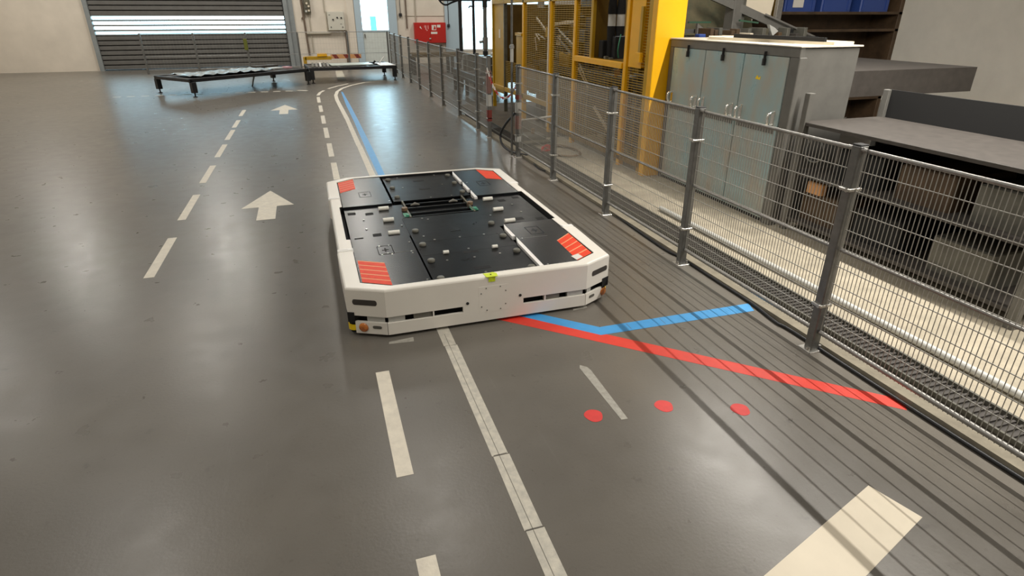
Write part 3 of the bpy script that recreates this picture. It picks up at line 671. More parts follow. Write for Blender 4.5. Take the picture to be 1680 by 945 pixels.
for i in range(3):
    a, b = edges[i] + .005, edges[i + 1] - .005
    dd_ = part('door', MB().rbox(CXF - .018, CXF + .02, a, b, .06, 1.525, .004), CAB, t)
    part('rib', MB().rbox(CXF - .024, CXF - .016, a + .03, b - .03, .86, .90, .003), CABF, dd_)
    m_ = (a + b) / 2 + .0
    part('latch_hook', MB().rbox(CXF - .05, CXF - .018, m_ - .012, m_ + .012, 1.44, 1.50, .004).box(CXF - .045, CXF - .02, m_ - .004, m_ + .004, 1.50, 1.56), SEAL, dd_)
    for y in (a + .075, b - .055):
        part('handle', MB().rbox(CXF - .024, CXF - .016, y - .022, y + .022, .90, 1.06, .004).tube(smooth([(CXF - .02, y, 1.05), (CXF - .07, y, 1.03), (CXF - .07, y, .95), (CXF - .03, y, .93)], 4), .014, 8), CHROME, dd_)
    if i == 0: part('warning_label', MB().extr([(CXF - .0185, 4.835, 1.345), (CXF - .0185, 4.86, 1.325), (CXF - .0185, 4.885, 1.35), (CXF - .0185, 4.91, 1.315), (CXF - .0185, 4.84, 1.31)], (-.001, 0, 0)), LIDY, dd_, label='small yellow label')
t = thing('packing_strip', 'cream packing strip lying on top of the grey steel cabinet', 'packing', (4.3, 5.4, 1.62))
part('board', MB().prism([(4.12, 5.85), (4.30, 6.1), (4.62, 6.05), (4.62, 4.42), (4.40, 4.42)], 1.622, 1.650), CARD, t)
one('black_trim_bar', MB().bar((4.22, 5.55, 1.668), (4.30, 4.42, 1.668), .03, .034), VOID, 'black bar lying along the packing strip on the cabinet', 'bar', (4.26, 5, 1.65))
# dark rack next to the cabinet
t = thing('dark_rack', 'dark open rack with coiled cable and an orange part, right of the grey cabinet', 'rack', (4.6, 3.2, 0))
for x in (4.12, 5.0):
    for y in (2.2, 4.28): part('upright', MB().rbox(x - .03, x + .03, y - .03, y + .03, 0, 1.25, .004), CABF, t)
for z in (.12, .55, .98): part('shelf', MB().rbox(4.1, 5.02, 2.18, 4.30, z, z + .03, .004), DUCT, t)
part('back_sheet', MB().box(5.0, 5.02, 2.2, 4.28, .1, 1.25), VOID, t)
for i, (y, z, m_) in enumerate(((4.0, .15, BRN), (3.4, .15, VOID), (2.7, .15, GREYM), (3.7, .58, VOID), (3.1, .58, BRN), (2.5, .58, GREYM))):
    one('storage_box', MB().rbox(4.2, 4.8, y - .22, y + .22, z, z + .26, .01), m_, ['brown box on the bottom shelf of the dark rack by the cabinet', 'black box in the middle of the bottom shelf of the dark rack', 'grey box on the bottom shelf of the dark rack, far from the cabinet',
        'black box on the middle shelf of the dark rack', 'brown box on the middle shelf of the dark rack', 'grey box at the end of the middle shelf of the dark rack'][i], 'box', (4.5, y, z))
one('cable_coil', MB().tube([(4.12 + .015 * sin(k), 4.1 + .10 * cos(k * .5), .80 + .11 * sin(k * .5)) for k in range(40)], .007, 6), GALVD, 'coil of grey cable hanging on the dark rack next to the cabinet', 'cable', (4.12, 4.1, .8))
one('orange_part', MB().rbox(4.13, 4.20, 3.95, 4.12, .42, .52, .01), ORNG, 'small orange part lying at the front of the dark rack', 'part', (4.16, 4.0, .42))

# ---------------------------------------------------------------- yellow guarded machine cell
YX = 3.82
cell = thing('machine_guard', 'tall yellow machine guard with posts and wire mesh panels behind the fences', 'machine guard', (YX, 9, 0))
def ypost(y, wd=.10, m_=AMB, h=3.0, dx=.07):
    p = part('post', MB().rbox(YX, YX + dx, y - wd / 2, y + wd / 2, 0, h, .006), m_, cell)
    return p
for y, wd, m_ in ((13.0, .06, AMB), (12.2, .05, OLIVE), (11.05, .08, YEL), (9.72, .10, YEL), (8.73, .08, YEL), (7.12, .07, YEL)): ypost(y, wd, m_)
part('post_strip', MB().rbox(YX - .012, YX, 9.72, 9.77, .1, 3.0, .002), CREAM, cell)
part('top_rail', MB().rbox(YX, YX + .06, 6.55, 13.0, 2.05, 2.12, .006), AMB, cell)
part('side_panel', MB().box(YX + .03, YX + .05, 12.25, 12.97, .35, 3.0), AMB, cell)
part('bottom_rail', MB().rbox(YX, YX + .06, 9.8, 13.0, .42, .50, .006), AMB, cell)
part('bottom_rail', MB().rbox(YX, YX + .06, 6.6, 9.65, .10, .16, .006), AMBD, cell)
part('end_panel', MB().box(YX + .05, 6.6, 12.98, 13.02, .5, 2.05), AMBD, cell)
part('end_post', MB().box(6.6, 6.7, 12.95, 13.05, 0, 3.0), AMBD, cell)
part('name_plate', MB().rbox(YX + .024, YX + .03, 12.52, 12.62, 1.42, 1.58, .002), CREAM, cell)
part('cross_rail', MB().rbox(YX - .01, YX + .08, 7.18, 8.67, 1.235, 1.31, .006), YEL, cell)
part('frame_bar', MB().rbox(YX, YX + .05, 8.11, 8.18, 1.31, 3.0, .004), AMB, cell)
part('box_panel', MB().box(YX + .05, 4.75, 8.13, 8.16, 1.31, 3.0).box(YX + .05, 4.75, 7.18, 8.16, 1.28, 1.31), AMBD, cell)
part('control_plate', MB().rbox(YX, YX + .05, 11.10, 11.42, .55, 1.50, .006).rbox(YX - .02, YX + .06, 11.08, 11.44, 1.50, 1.55, .004), AMB, cell)
part('door_plate', MB().rbox(YX + .02, YX + .07, 6.74, 7.06, 1.27, 3.0, .006), YEL, cell)
hd = part('door_bolt', MB().rbox(YX - .01, YX + .02, 6.735, 6.79, 1.42, 1.95, .004), AMB, cell)
part('bolt_lock', MB().rbox(YX - .03, YX + .02, 6.70, 6.82, 1.34, 1.45, .006), YEL, hd)
part('lower_plate', MB().box(YX + .25, YX + .27, 10.9, 12.1, .5, 1.0), AMBD, cell)
def ymesh(y0, y1, z0, z1, ph=.03, pv=.10, r=.008):
    m = MB(); n = int((z1 - z0) / ph)
    for k in range(n + 1): z = z0 + (z1 - z0) * k / n; m.bar((YX + .03, y0, z), (YX + .03, y1, z), r, r)
    n = int((y1 - y0) / pv)
    for k in range(n + 1): y = y0 + (y1 - y0) * k / n; m.bar((YX + .034, y, z0), (YX + .034, y, z1), r * .5, r * .5)
    return part('mesh_panel', m, YWIRE, cell, kind='stuff')
ymesh(11.1, 12.17, .5, 1.0); ymesh(9.8, 11.0, .5, 2.05); ymesh(8.8, 9.64, .16, 2.05); ymesh(8.18, 8.67, 1.31, 2.05)
ymesh(7.18, 8.67, .16, 1.235); ymesh(6.58, 7.06, .16, 1.27); ymesh(6.58, 6.74, 1.27, 2.05)
t = thing('yellow_column', 'broad bright yellow steel column standing at the end of the grey cabinet', 'column', (3.95, 6.5, 0))
part('shaft', MB().rbox(3.83, 4.21, 6.45, 6.56, .012, 3.2, .006), YEL, t)
part('shaded_side', MB().rbox(3.845, 3.87, 6.56, 6.66, .012, 3.2, .003), AMB, t)  # darker ochre paints in the shade on the column's side face
part('base_plate', MB().rbox(3.81, 4.26, 6.445, 6.68, 0, .012, .003), AMBD, t)
# contents of the cell
t = thing('handling_robot', 'black hanging handling unit with white band inside the yellow guard opening', 'robot', (4.05, 7.86, 1.31))
for i, (x, y) in enumerate(((4.005, 7.90), (4.105, 7.84))):
    part('bellows', MB().tube([(x, y, z) for z in (2.6, 2.1, 2.0, 1.90, 1.865)], [.045, .045, .055, .060, .058], 14), VOID, t)
    part('white_band', MB().cyl((x, y, 1.865), (x, y, 1.72), .053, 16), LGREY, t)
    part('lower_body', MB().tube([(x, y, z) for z in (1.72, 1.62, 1.50, 1.33)], [.060, .056, .050, .045], 14), VOID, t)
part('gripper_block', MB().rbox(3.90, 4.0, 7.93, 8.05, 1.32, 1.54, .01), VOID, t)
part('gripper_block', MB().rbox(4.0, 4.16, 7.76, 7.90, 1.31, 1.60, .01), BARK, t)
part('hose', MB().tube(smooth([(4.06, 7.72, 1.62), (4.03, 7.70, 1.52), (4.02, 7.70, 1.42), (4.05, 7.73, 1.33)]), .008, 8), GREEN, t)
part('fitting', MB().rbox(3.90, 3.95, 7.82, 7.88, 1.31, 1.345, .005).rbox(3.93, 3.98, 7.74, 7.79, 1.31, 1.33, .004), OLIVE, t)
t = thing('machine_bed', 'heavy brown and olive machine bed filling the yellow guard', 'machine', (5.2, 9.8, 0))
part('base', MB().rbox(4.7, 6.4, 8.65, 12.7, 0, .85, .03), BRN, t)
part('table', MB().rbox(4.5, 6.4, 8.65, 12.4, .85, 1.0, .02), GREYM, t)
for y in (8.8, 9.9, 11.1, 12.2): part('rib', MB().box(4.62, 4.72, y - .05, y + .05, 0, .86), OLIVE, t)
for y in (8.9, 10.4, 11.9): part('portal_post', MB().rbox(5.6, 5.9, y - .12, y + .12, 1.0, 3.1, .02), BRN, t)
part('portal_beam', MB().rbox(5.55, 5.95, 8.7, 12.4, 2.0, 2.3, .02), GREYM, t)
part('back_plate', MB().box(6.42, 6.46, 8.6, 12.9, .4, 3.0), BRN, t)
random.seed(4)
rnd = random.uniform
for k in range(26):
    y = rnd(8.85, 12.3); z = 1.0 + rnd(0, .1); a = rnd(.05, .16); h = rnd(.12, .75)
    part('tooling_block', MB().rbox(4.7 + rnd(0, .5), 4.8 + rnd(.5, .8), y - a, y + a, 1.0, z + h, .01), random.choice([GREYM, OLIVE, BRN, DUCT, AMBD, GREYM]), t)
for k in range(16):
    y = rnd(9.3, 12.0); x = rnd(4.45, 5.4); z = rnd(.2, 1.9)
    part('feed_pipe', MB().cyl((x, y, z), (x + rnd(-.1, .3), y + rnd(-.9, .9), z + rnd(-.35, .35)), rnd(.010, .022), 8), random.choice([OLIVE, GALV, GREYM, CREAM, AMB]), t)
for a, b, r_, m_ in (((4.62, 12.5, 1.79), (4.62, 11.9, 1.54), .02, CREAM), ((4.6, 12.5, 1.50), (4.6, 12.25, 1.38), .012, CREAM), ((4.6, 11.45, 1.69), (4.6, 10.4, 1.75), .028, CREAM),
                    ((4.62, 11.4, 1.60), (4.62, 10.4, 1.28), .03, OLIVE), ((4.55, 11.2, 1.48), (4.55, 10.3, 1.16), .018, GALV), ((4.6, 12.5, .9), (4.6, 11.3, .3), .02, OLIVE)):
    part('strut', MB().bar(a, b, r_ * 1.6, r_ * 2), m_, t)
for k in range(30):
    y = rnd(8.8, 12.3); x = rnd(4.35, 4.62); z = rnd(.15, 1.5); q = rnd(.04, .14)
    if k % 2: part('feed_pipe', MB().cyl((x, y, z), (x + rnd(-.05, .05), y + rnd(-.5, .5), z + rnd(-.3, .3)), rnd(.008, .016), 6), random.choice([GALV, LGREY, OLIVE, CREAM, BRN]), t)
    else: part('tooling_block', MB().rbox(x, x + .06, y - q, y + q, z, z + q * 1.4, .006), random.choice([OLIVE, GREYM, VOID, BRN, AMB, DUCT]), t)
part('cream_label', MB().rbox(4.58, 4.6, 11.1, 11.3, 1.34, 1.5, .004), CREAM, t)
part('white_bottle', MB().cyl((4.6, 12.2, 1.98), (4.6, 12.2, 2.2), .07, 12), LGREY, t)
part('yellow_cover', MB().rbox(4.5, 4.6, 10.45, 10.95, 1.0, 1.22, .01), AMB, t)
t = thing('conveyor_stand', 'grey conveyor stand with rollers and a diagonal brace low inside the yellow guard', 'conveyor', (4.6, 7.6, 0))
part('frame', MB().rbox(4.25, 4.32, 7.1, 8.5, .95, 1.05, .006).rbox(4.73, 4.79, 7.1, 8.5, .95, 1.05, .006), GREYM, t)
for y in (7.15, 7.6, 8.4):
    for x in (4.285, 4.76): part('leg', MB().rbox(x - .03, x + .03, y - .03, y + .03, 0, .95, .004), GREYM, t)
for k in range(12): part('roller', MB().cyl((4.30, 7.16 + k * .115, 1.0), (4.75, 7.16 + k * .115, 1.0), .035, 10), GALV if k % 3 else OLIVE, t)
part('brace', MB().bar((4.10, 8.5, .58), (4.10, 7.75, .18), .02, .045), CREAM, t)
part('brace', MB().bar((4.3, 8.4, .15), (4.3, 7.1, .9), .02, .04), OLIVE, t)
part('motor', MB().cyl((4.5, 7.3, .5), (4.5, 7.75, .5), .13, 14).rbox(4.4, 4.6, 7.1, 7.3, .36, .64, .01), DUCT, t)
part('drive_box', MB().rbox(4.36, 4.7, 7.9, 8.3, .2, .75, .02), BRN, t)
part('orange_flag', MB().bar((4.2, 8.1, 1.08), (4.2, 7.95, 1.13), .01, .09), ORNG, t)
part('grey_post', MB().rbox(4.15, 4.2, 7.74, 7.79, .0, 1.18, .004), GALV, t)
part('cream_sheet', MB().extr([(4.35, 7.0, 1.16), (4.35, 6.72, 1.05), (4.35, 6.68, 1.18), (4.35, 6.75, 1.20)], (.01, 0, 0)), CREAM, t)
t = thing('perforated_upright', 'grey perforated upright rail beside the broad yellow column inside the guard', 'rail', (4.25, 6.95, 0))
part('rail', MB().rbox(4.20, 4.32, 6.92, 7.0, 0, 3.0, .004), OLIVE, t)
pm = MB()
for k in range(44): pm.box(4.24, 4.28, 6.915, 6.921, .3 + k * .06, .335 + k * .06)
part('hole', pm, VOID, t, kind='stuff')

# ---------------------------------------------------------------- press machine behind the cabinet
t = thing('press_machine', 'oily green brown machine with a tilted chute rising behind the grey cabinet', 'machine', (5.6, 7.3, 0))
part('bed', MB().rbox(5.0, 6.9, 6.95, 8.25, 0, 1.45, .03), BRN, t)
part('bed_plate', MB().rbox(4.85, 6.6, 6.75, 8.25, 1.50, 1.58, .01), OLIVE, t)
part('apron', MB().box(4.80, 4.86, 4.6, 6.7, 1.2, 1.55).box(4.9, 6.9, 4.9, 6.7, 1.1, 1.35), DUCT, t)
part('chute', MB().extr([(5.0, 7.75, 1.60), (6.2, 7.75, 1.60), (6.3, 8.3, 2.6), (4.85, 8.3, 2.6)], (0, 0.03, .0)), GRNB, t)
part('rim_tube', MB().tube(smooth([(4.8, 8.0, 1.98), (5.2, 8.0, 1.96), (5.45, 8.05, 2.02), (5.55, 8.1, 2.15)]), .025, 8), CREAM, t)
part('rail', MB().bar((4.7, 7.3, 1.665), (5.75, 7.3, 1.66), .05, .05), GALVD, t)
part('column', MB().rbox(5.52, 5.66, 7.35, 7.55, 1.58, 3.2, .01), CABF, t)
part('column', MB().rbox(5.67, 5.74, 7.4, 7.55, 1.58, 3.2, .006), GREYM, t)
part('inclined_beam', MB().bar((5.18, 7.45, 2.10), (6.75, 7.2, 1.53), .06, .10), CABF, t)
part('inclined_edge', MB().bar((5.95, 7.25, 1.865), (6.78, 7.1, 1.56), .02, .02), GALV, t)
part('cream_panel', MB().extr([(5.76, 7.5, 1.93), (6.15, 7.4, 1.74), (6.24, 7.4, 2.6), (5.76, 7.5, 2.6)], (0, .03, 0)), CREAM, t)
part('side_wedge', MB().extr([(4.88, 7.2, 1.60), (5.14, 7.2, 1.60), (4.88, 7.2, 1.76)], (0, .04, 0)), GALV, t)
part('green_rail', MB().bar((5.0, 7.6, 1.765), (5.35, 7.6, 1.765), .03, .022), DGRN, t)
part('green_rail', MB().bar((5.55, 7.25, 1.79), (5.85, 7.25, 1.76), .03, .02), DGRN, t)
part('perforated_strip', MB().rbox(6.17, 6.26, 7.3, 7.36, 1.66, 2.6, .004), GALV, t)
for k in range(18): part('pipe_fitting', MB().rbox(4.9 + k * .09, 4.95 + k * .09, 6.9 + rnd(0, .3), 7.2 + rnd(0, .2), 1.58, 1.61 + rnd(.0, .10), .005), random.choice([OLIVE, GREYM, CREAM, VOID, DUCT, BRN]), t)
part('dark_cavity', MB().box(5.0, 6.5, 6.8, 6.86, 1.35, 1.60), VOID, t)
part('blue_fitting', MB().rbox(4.72, 4.82, 6.9, 7.0, 1.5, 1.64, .01), BLUEC, t)
part('white_bracket', MB().extr([(5.92, 7.1, 1.74), (6.02, 7.1, 1.70), (6.08, 7.1, 1.66), (6.0, 7.1, 1.60), (5.96, 7.1, 1.66)], (0, .05, 0)), LGREY, t)
t = thing('brown_shelf_unit', 'dark brown shelf unit behind the press machine at the right', 'shelf', (8.4, 8.7, 0))
for x in (7.12, 9.6): part('upright', MB().rbox(x, x + .08, 8.4, 8.98, 0, 2.9, .006), BRN, t)
for z in (.5, 1.1, 1.60, 1.86, 2.6): part('shelf', MB().rbox(7.12, 9.68, 8.4, 8.98, z, z + .04, .004), BRN, t)
part('back_sheet', MB().box(7.2, 9.6, 8.95, 8.98, .1, 2.8), BRN, t)
part('yellow_edge', MB().box(7.04, 7.12, 8.4, 8.46, 1.45, 2.6), AMBD, t)
for i, (x, z) in enumerate(((7.28, 1.90), (8.0, 1.90), (8.8, 1.90), (7.3, 1.14), (8.2, 1.14))):
    one('blue_crate', MB().rbox(x, x + .6, 8.45, 8.9, z, z + .28, .015).box(x + .03, x + .08, 8.44, 8.45, z + .02, z + .26).box(x + .52, x + .57, 8.44, 8.45, z + .02, z + .26), BLUEC,
        ['blue plastic crate on the upper brown shelf nearest the cream panel', 'blue plastic crate in the middle of the upper brown shelf', 'blue plastic crate at the right end of the upper brown shelf', 'blue crate at the left of the lower brown shelf', 'blue crate at the right of the lower brown shelf'][i],
        'crate', (x + .3, 8.7, z), 'blue crates on the brown shelves')
one('paper_note', MB().box(7.42, 7.62, 8.436, 8.444, 1.96, 2.11), CHW, 'white card stuck on the blue crate beside the cream panel', 'card', (7.5, 8.44, 1.97))

# ---------------------------------------------------------------- items beyond the far fence
t = thing('pipe_gantry', 'dark pipe gantry with three uprights before the bright window', 'gantry', (4.4, 17, 0))
for x, r, m_ in ((4.10, .045, BARK), (4.47, .04, BARK), (4.79, .055, GALVD)): part('upright', MB().cyl((x, 17, 0), (x, 17, 2.25), r, 12), m_, t)
part('top_beam', MB().rbox(3.55, 4.95, 16.95, 17.05, 2.17, 2.27, .01), BARK, t)
part('joint', MB().cyl((4.79, 17, 2.02), (4.79, 17, 2.2), .07, 10), BARK, t)
part('joint', MB().cyl((4.79, 17, .98), (4.79, 17, 1.28), .075, 10).cyl((4.62, 16.97, 1.16), (4.8, 17, 1.19), .035, 8), GALV, t)
part('joint', MB().cyl((4.79, 17, .83), (4.79, 17, .93), .075, 10), BARK, t)
part('elbow', MB().tube(smooth([(4.50, 17, 2.03), (4.38, 17, 2.05), (4.34, 17, 2.0)]), .02, 8), BARK, t)
part('stay', MB().tube(smooth([(4.5, 17, 2.05), (4.65, 17, 2.06), (4.76, 17, 1.96)]), .008, 6), GALVD, t)
one('hanging_cable', MB().tube(smooth([(3.5, 17, 2.26), (3.62, 17, 2.12), (3.74, 17, 2.08), (3.9, 17, 2.14), (4.1, 17, 2.2)]), .022, 8), BLACKC, 'thick black cable sagging from the left end of the pipe gantry', 'cable', (3.8, 17, 2.1))
t = thing('ochre_bench', 'low ochre steel bench standing beyond the far fence below the red cabinet', 'bench', (4.3, 21, 0))
part('rail', MB().rbox(3.37, 5.3, 20.95, 21.05, .55, .66, .01), AMBD, t); part('rail', MB().rbox(3.37, 5.3, 21.65, 21.75, .55, .66, .01), AMBD, t)
for x in (3.45, 4.74, 5.2):
    for y in (21, 21.7): part('leg', MB().rbox(x - .05, x + .05, y - .05, y + .05, 0, .56, .006), DUCT, t)
part('tray', MB().rbox(3.4, 5.28, 21, 21.7, .58, .62, .01), OLIVE, t)
t = thing('dark_conveyor', 'dark cluttered conveyor machine behind the far fence beside the ochre panel', 'conveyor', (4.2, 15, 0))
part('side_frame', MB().rbox(3.75, 3.82, 13.8, 16.6, .35, .55, .01), BARK, t); part('side_frame', MB().rbox(5.2, 5.27, 13.8, 16.6, .35, .55, .01), BARK, t)
for y in (13.9, 15.2, 16.5):
    for x in (3.785, 5.235): part('leg', MB().rbox(x - .04, x + .04, y - .04, y + .04, 0, .36, .005), BARK, t)
for k in range(14): part('roller', MB().cyl((3.82, 13.95 + k * .19, .5), (5.2, 13.95 + k * .19, .5), .05, 10), DUCT if k % 4 else GALV, t)
random.seed(9)
for k in range(22):
    x = rnd(3.85, 4.9); y = rnd(14, 16.3); a = rnd(.06, .16)
    part('component', MB().rbox(x, x + a * 1.6, y, y + a * 2, .5, .55 + rnd(.05, .42), .01), random.choice([BARK, VOID, GREYM, BARK, DUCT, LGREY]), t)
for k in range(10):
    x = rnd(3.85, 4.9); y = rnd(14, 16.3); part('pipe', MB().cyl((x, y, .75), (x + rnd(-.3, .5), y + rnd(-.5, .5), .85 + rnd(-.1, .1)), .015, 8), random.choice([GALV, CHROME, BARK]), t)
t = thing('green_bin', 'dark green low bin standing between the far fence and the gantry', 'bin', (4.9, 17.9, 0))
part('body', MB().rbox(4.55, 5.4, 17.6, 18.3, .05, .75, .03), mat('dark_green_paint', (.03, .08, .06), .5), t); part('foot', MB().box(4.6, 4.7, 17.65, 18.25, 0, .05), VOID, t); part('foot', MB().box(5.25, 5.35, 17.65, 18.25, 0, .05), VOID, t)

# ---------------------------------------------------------------- wall mounted things on the end wall
W_ = WY
t = thing('hose_cabinet', 'red wall cabinet with two doors and small white signs', 'cabinet', (4.95, W_, .78))
part('body', MB().rbox(4.33, 5.60, W_ - .24, W_, .78, 1.54, .01), REDC, t)
part('door', MB().rbox(4.35, 4.955, W_ - .256, W_ - .24, .80, 1.50, .005), REDC, t)
d2 = part('door', MB().rbox(4.965, 5.58, W_ - .256, W_ - .24, .80, 1.50, .005), REDC, t)
part('handle', MB().rbox(4.90, 4.97, W_ - .29, W_ - .256, .93, .97, .004), LGREY, t)
yy = W_ - .2575
part('sign', MB().extr([(4.53, yy, 1.37), (4.58, yy, 1.32), (4.62, yy, 1.30), (4.56, yy, 1.42)], (0, .0015, 0)), CHW, t)
part('sign', MB().box(4.76, 4.80, yy, yy + .0015, 1.28, 1.44).box(4.80, 4.85, yy, yy + .0015, 1.24, 1.28).box(4.86, 4.89, yy, yy + .0015, 1.30, 1.44).box(4.72, 4.74, yy, yy + .0015, 1.36, 1.44), mat('pale_print', (.75, .35, .33), .5), t)
part('sign', MB().box(5.02, 5.20, yy, yy + .0015, 1.26, 1.45), CHW, t)
part('sign_flame', MB().extr([(5.08, yy - .001, 1.28), (5.19, yy - .001, 1.29), (5.17, yy - .001, 1.38), (5.13, yy - .001, 1.44), (5.11, yy - .001, 1.36)], (0, .0009, 0)), REDC, t)
part('sign', MB().box(5.24, 5.38, yy, yy + .0015, 1.36, 1.46), CHW, t)
part('sign', MB().box(4.98, 5.24, yy, yy + .0015, 1.12, 1.20), CHW, t)
t = thing('switch_box', 'pale grey switch box with dark knobs on the wall left of the glazed door', 'switch box', (1.33, W_, 1.29))
part('body', MB().rbox(1.02, 1.64, W_ - .22, W_ - .02, 1.29, 1.94, .012), ELB, t)
for x, z in ((1.22, 1.66), (1.38, 1.73), (1.53, 1.72), (1.12, 1.40), (1.55, 1.40)): part('knob', MB().cyl((x, W_ - .25, z), (x, W_ - .22, z), .03 if z > 1.5 else .018, 10), SEAL, t)
for x, z in ((1.10, 1.82), (1.50, 1.50)): part('label_plate', MB().box(x - .03, x + .03, W_ - .222, W_ - .22, z - .012, z + .012), GREYM, t)
t = thing('gauge_cluster', 'grey cluster of switches and gauges high on the end wall beside the shutter gate', 'control unit', (.33, W_, 1.86))
part('body', MB().rbox(.22, .45, W_ - .14, W_ - .02, 1.87, 2.5, .01), OLIVE, t)
for x, z in ((.28, 1.95), (.38, 1.97), (.29, 2.08), (.39, 2.12), (.33, 2.22)): part('gauge', MB().cyl((x, W_ - .18, z), (x, W_ - .14, z), .038, 10), [LGREY, SEAL, CREAM, GREYM, SEAL][int(z * 100) % 5], t)
one('wall_conduit', MB().cyl((.20, W_ - .05, .4), (.08, W_ - .05, 4.5), .035, 8).cyl((.12, W_ - .07, 1.7), (.12, W_ - .02, 1.7), .05, 8), PIPED, 'dark brown conduit running up the end wall beside the shutter gate', 'pipe', (.2, W_, .4))
one('wall_conduit', MB().cyl((.36, W_ - .03, .5), (.36, W_ - .03, 1.87), .02, 8), PIPE, 'thin cream conduit below the gauge cluster', 'pipe', (.36, W_, .5))
one('wall_pipe', MB().cyl((.20, W_ - .06, 1.18), (1.09, W_ - .06, 1.18), .055, 10), PIPE, 'thick horizontal cream pipe below the switch box', 'pipe', (.6, W_, 1.18))
one('wall_conduit', MB().cyl((.95, W_ - .03, 1.94), (.95, W_ - .03, 5.0), .025, 8).cyl((.98, W_ - .03, 1.24), (.98, W_ - .03, 1.94), .02, 8), PIPE, 'thin cream conduit rising to the left of the switch box', 'pipe', (.95, W_, 2))
one('wall_conduit', MB().cyl((1.66, W_ - .04, .2), (1.66, W_ - .04, 1.28), .045, 8), PIPED, 'dark grey conduit dropping from the switch box to the floor', 'pipe', (1.66, W_, .2))
one('pull_switch', MB().cyl((3.83, W_ - .05, 5.5), (3.83, W_ - .05, 1.86), .012, 6).cyl((3.83, W_ - .05, 1.76), (3.83, W_ - .05, 1.88), .06, 10), BLACKC, 'black pendant switch hanging on a cable right of the glazed door', 'switch', (3.83, W_, 1.8))
one('wall_conduit', MB().cyl((4.06, W_ - .04, 1.32), (4.06, W_ - .04, 5.5), .025, 8), PIPED, 'brown conduit on the end wall just right of the pendant switch', 'pipe', (4.06, W_, 1.3))
one('wall_conduit', MB().cyl((4.43, W_ - .03, 1.54), (4.43, W_ - .03, 5.5), .018, 8), PIPE, 'thin conduit dropping onto the red wall cabinet', 'pipe', (4.43, W_, 1.5))
one('pull_switch', MB().cyl((5.75, W_ - .12, 5.5), (5.75, W_ - .12, 1.46), .012, 6).cyl((5.75, W_ - .12, 1.36), (5.75, W_ - .12, 1.48), .05, 10), SEAL, 'small dark pendant switch hanging right of the red wall cabinet', 'switch', (5.75, W_, 1.4))
one('wall_cable', MB().cyl((4.0, W_ - .012, 1.78), (5.62, W_ - .012, 1.78), .010, 6), PIPE, 'thin horizontal cable run on the end wall above the red cabinet', 'cable', (4.8, W_, 1.78))

# ---------------------------------------------------------------- black low tables and the striped barrier
def table(name_label, loc, ang, w_, d_, top=.43, legs=((0, 0), (1, 0), (0, 1), (1, 1))):
    t = thing('low_table', name_label, 'table', loc)
    ca, sa = cos(ang), sin(ang)
    def T(mb):
        mb.v = [(loc[0] + x * ca - y * sa, loc[1] + x * sa + y * ca, z) for x, y, z in mb.v]; return mb
    part('frame_beam', T(MB().rbox(0, w_, 0, .07, top - .085, top, .006)), BARK, t); part('frame_beam', T(MB().rbox(0, w_, d_ - .07, d_, top - .085, top, .006)), BARK, t)
    for x in (0, w_ * .33, w_ * .66, w_ - .07): part('frame_beam', T(MB().rbox(x, x + .07, .07, d_ - .07, top - .08, top - .004, .006)), BARK, t)
    part('table_sheet', T(MB().box(.07, w_ - .07, .07, d_ - .07, top - .03, top - .02)), DUCT, t)
    for i, j in legs:
        x = .07 + i * (w_ - .14); y = .07 + j * (d_ - .14)
        lg = part('leg', T(MB().rbox(x - .06, x + .06, y - .06, y + .06, .10, top - .08, .008)), BARK, t)
        part('levelling_foot', T(MB().cyl((x, y, .012), (x, y, .10), .018, 8).cyl((x, y, 0), (x, y, .014), .05, 12)), SEAL, lg)
    return T
T2 = table('right hand low black table with pale sheets on it below the glazed door', (.08, 19.25, 0), .08, 2.58, 1.75)
one('pale_sheet', T2(MB().rbox(.70, 1.95, .45, 1.3, .43, .455, .004)), STEELP, 'long pale green metal sheet in the middle of the right hand black table', 'sheet', (1.3, 20, .43))
one('pale_sheet', T2(MB().rbox(2.10, 2.55, .05, 1.2, .43, .445, .004)), CHW, 'white sheet at the right end of the right hand black table', 'sheet', (2.4, 19.9, .43))
for k in range(5): one('grey_plate', T2(MB().extr([(.10 + k * .11, .2, .432), (.16 + k * .11, .2, .432), (.26 + k * .11, 1.3, .47), (.20 + k * .11, 1.3, .47)], (0, 0, .018))), [GREYM, GALV, LGREY][k % 3],
                       '%s of five grey plates at the left end of the right hand table' % ['leftmost', 'second', 'third', 'fourth', 'rightmost'][k], 'plate', (.4 + k * .1, 19.8, .43), 'grey plates on the right table')
one('black_clamp', T2(MB().bar((1.98, .7, .44), (2.06, .7, .53), .03, .05).rbox(1.95, 2.12, .6, .8, .43, .45, .004)), VOID, 'small black clamp standing between the two pale sheets on the right table', 'clamp', (2.1, 19.9, .43))
one('white_strut', MB().bar((2.22, 20.3, .45), (2.40, 20.5, .62), .03, .02), LGREY, 'white strut leaning at the right end of the right table', 'strut', (2.3, 20.3, .45))
A1 = math.atan2(-1.5, -1.86)
T1 = table('left hand low black table turned at an angle and covered with plastic film', (.02, 19.15, 0), A1, 3.6, -1.45)
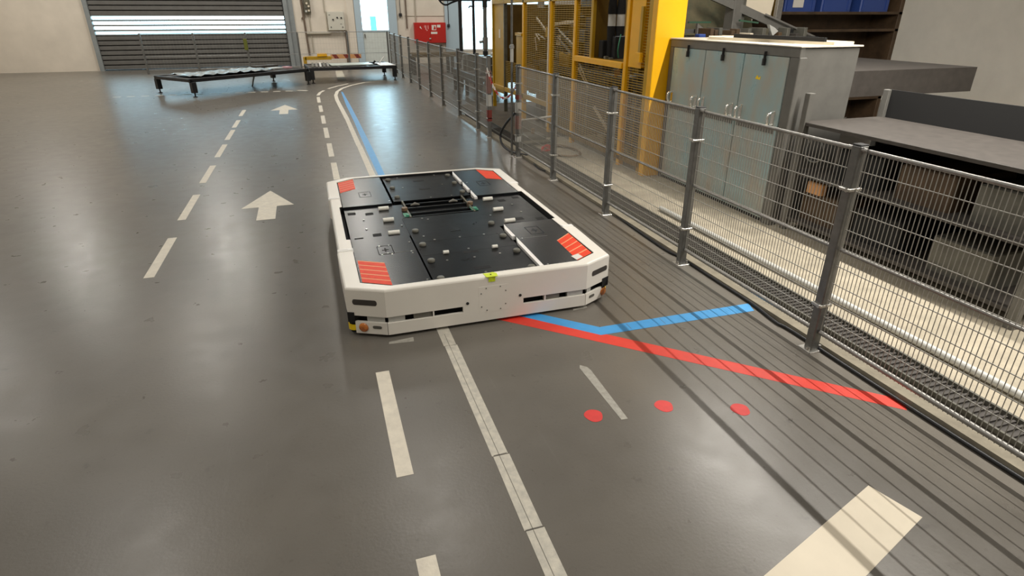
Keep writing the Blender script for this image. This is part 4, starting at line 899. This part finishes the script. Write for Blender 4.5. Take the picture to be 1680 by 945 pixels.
# (negative depth: the table lies behind its front edge)
fm = MB(); nx, ny = 22, 8; vs = []; random.seed(3)
for j in range(ny + 1):
    for i in range(nx + 1): vs.append((.95 + i * .11, -.15 - j * .13, .448 + .05 * abs(sin(i * 1.1 + j * .9)) * rnd(.4, 1)))
fm.add(vs, [(j * (nx + 1) + i, j * (nx + 1) + i + 1, (j + 1) * (nx + 1) + i + 1, (j + 1) * (nx + 1) + i) for j in range(ny) for i in range(nx)], 0, True)
fl = one('plastic_film', T1(fm), PLAST, 'crumpled clear plastic film spread over the left hand black table', 'film', (-1.2, 18.8, .43))
one('dark_offcut', T1(MB().rbox(.1, .85, -1.4, -1.15, .43, .50, .01)), DUCT, 'long dark offcut at the back edge of the left hand table', 'offcut', (-.9, 19.5, .43))
one('white_offcut', T1(MB().rbox(.35, .75, -.9, -.6, .43, .46, .004)), LGREY, 'white offcut near the right corner of the left hand table', 'offcut', (-.5, 19.2, .43))
one('pink_offcut', T1(MB().rbox(.15, .33, -.7, -.45, .43, .475, .004)), mat('pink_plastic', (.6, .35, .38), .5), 'pale pink piece at the right corner of the left hand table', 'offcut', (-.2, 19.3, .43))
one('white_prop', MB().bar((-1.52, 19.0, .0), (-1.42, 19.4, .34), .03, .03), LGREY, 'slim white prop standing slanted under the left hand table', 'prop', (-1.5, 19.2, 0))
t = thing('striped_barrier', 'yellow barrier with a red and orange striped board behind the right hand table', 'barrier', (1.0, 24.6, 0))
YB = 24.55
part('yellow_arm', MB().rbox(.0, .95, YB, YB + .18, .31, .43, .01), AMB, t); part('yellow_head', MB().rbox(.45, .80, YB - .02, YB + .2, .43, .53, .02), YEL, t)
part('yellow_post', MB().rbox(-.06, .06, YB, YB + .12, 0, .42, .01), AMB, t); part('support', MB().rbox(1.5, 1.58, YB, YB + .1, 0, .36, .01), PIPED, t)
part('board', MB().box(.92, 2.04, YB + .01, YB + .04, .34, .49), ORNG, t)
for k in range(3):
    x = .97 + k * .40
    part('dark_stripe', MB().extr([(x, YB + .008, .49), (x + .16, YB + .008, .49), (x + .26, YB + .008, .34), (x + .10, YB + .008, .34)], (0, .004, 0)), DRED, t)
